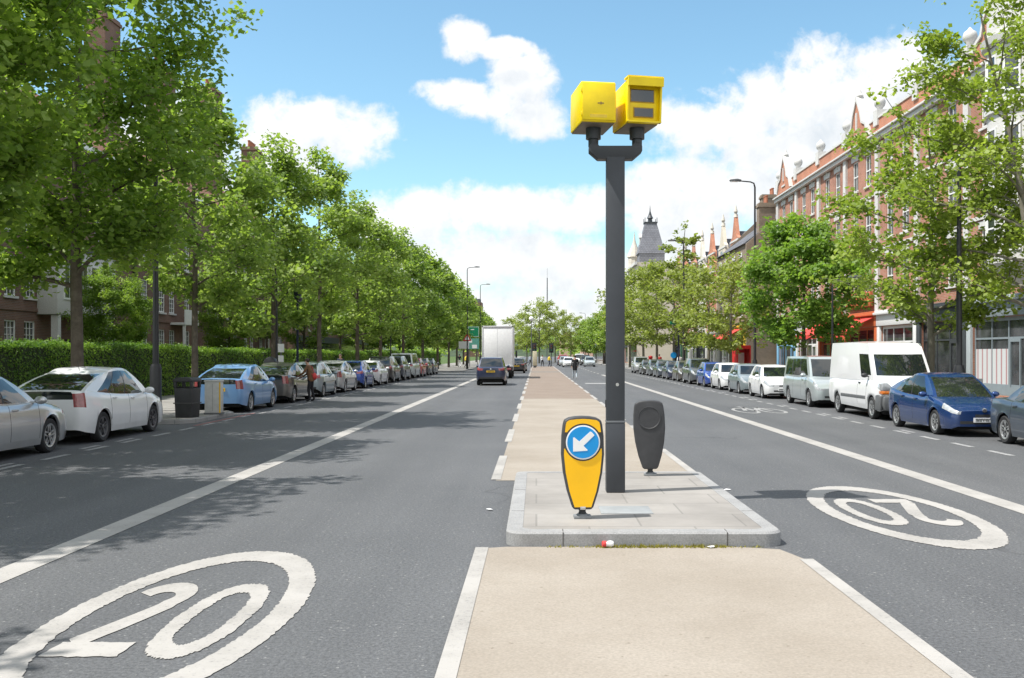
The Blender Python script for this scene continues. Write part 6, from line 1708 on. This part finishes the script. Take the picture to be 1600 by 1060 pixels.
# rider of the kerb: facing the parked cars (-X), right arm reaching down and forward
p_ = person('person in brown jacket and black trousers at the kerb reaching towards a dark car', (-9.15, 40.4, .004), R(172), 'jacket_brown', 'cloth_black',
  {'spine': (.02,0,1.14), 'chest': (.07,0,1.33), 'neck': (.12,0,1.48), 'headb': (.16,0,1.555), 'headm': (.18,0,1.635), 'headt': (.175,0,1.705), 'shl': (.08,.19,1.42), 'shr': (.08,-.19,1.42),
   'ell': (.22,.24,1.17), 'wrl': (.46,.20,1.04), 'elr': (.20,-.24,1.16), 'wrr': (.44,-.19,1.00), 'knl': (.06,.11,.50), 'anl': (.0,.12,.09), 'tol': (.16,.13,.03), 'knr': (.0,-.11,.50), 'anr': (-.10,-.12,.09), 'tor': (.06,-.13,.03)}, jacket_len=.12)
m = MB(); m.sphere((-.13,-.06,1.02), (.09,.17,.15), 12, 8); m.tube([(-.12,-.1,1.12),(.0,-.1,1.44),(.16,.12,1.36),(-.1,.1,1.10)], .014, 6)
b_ = m.build('shoulder_bag', 'cloth_red', smooth=60); b_.parent = None; b_.location = (-9.15, 40.4, .004); b_.rotation_euler = (0,0,R(172)); tag(b_, 'small red bag worn across the back of the person in the brown jacket', 'bag')
stand = {}
person('person with grey hair and white collar standing on the pavement behind the blue hatchback', (-12.6, 64.0, .118), R(-90), 'cloth_navy', 'cloth_black', stand, h=1.78, fingers=False, hairm='bark')
walk = {'knl': (.16,.10,.52), 'anl': (.22,.10,.10), 'tol': (.37,.10,.06), 'knr': (-.02,-.10,.50), 'anr': (-.24,-.10,.14), 'tor': (-.12,-.10,.05), 'wrl': (-.12,.25,.93), 'ell': (-.10,.25,1.16), 'wrr': (.22,-.24,.96), 'elr': (.05,-.25,1.16)}
person('person in a black coat and pale trousers walking in the road right of the median', (2.95, 76.0, .004), R(95), 'cloth_black', 'cloth_grey', walk, h=1.80, jacket_len=.30, shoes='cloth_white')
fw = [(-10.2, 132, 'cloth_black', 'cloth_white', 'person in black top and white trousers on the far left pavement', 100), (-8.9, 126, 'cloth_yellow', 'cloth_black', 'person in a yellow top behind the lamp post on the left pavement', 20),
  (-.1, 146, 'cloth_navy', 'cloth_navy', 'person in navy waiting at the left side of the median end', 200), (.9, 148, 'cloth_white', 'cloth_black', 'person in a white top at the middle of the median end', -60), (1.9, 147, 'cloth_yellow', 'cloth_navy', 'person in a yellow top at the right side of the median end', 30),
  (3.6, 160, 'cloth_red', 'cloth_navy', 'person in a red top crossing behind the median end', 180), (-1.0, 158, 'cloth_grey', 'cloth_black', 'person in a pale blue top crossing beside the far dark cars', 0), (13.6, 110, 'cloth_red', 'cloth_navy', 'person in a red top on the right pavement behind the parked cars', 90), (14.4, 100, 'cloth_white', 'cloth_black', 'person in a white top on the right pavement behind the parked cars', 90)]
for x, y, tp_, lg, lb, a in fw: person(lb, (x, y, .118 if abs(x) > 8 else .004), R(a), tp_, lg, walk, fingers=False, group='people far off at the crossing')
# tables outside the grey shop
t = thing('cafe_chair', 'pale metal chair standing outside the grey shopfront', 'chair', (17.3, 38.6, .118), R(20))
bx('seat', t, 'alloy', (-.2,.2,-.2,.2,.43,.46)); bx('backrest', t, 'alloy', (-.2,.2,.18,.21,.46,.86))
for a_, b_ in ((-.18,-.18),(.15,-.18),(-.18,.15),(.15,.15)): bx('leg', t, 'alloy', (a_,a_+.03,b_,b_+.03,0,.43))
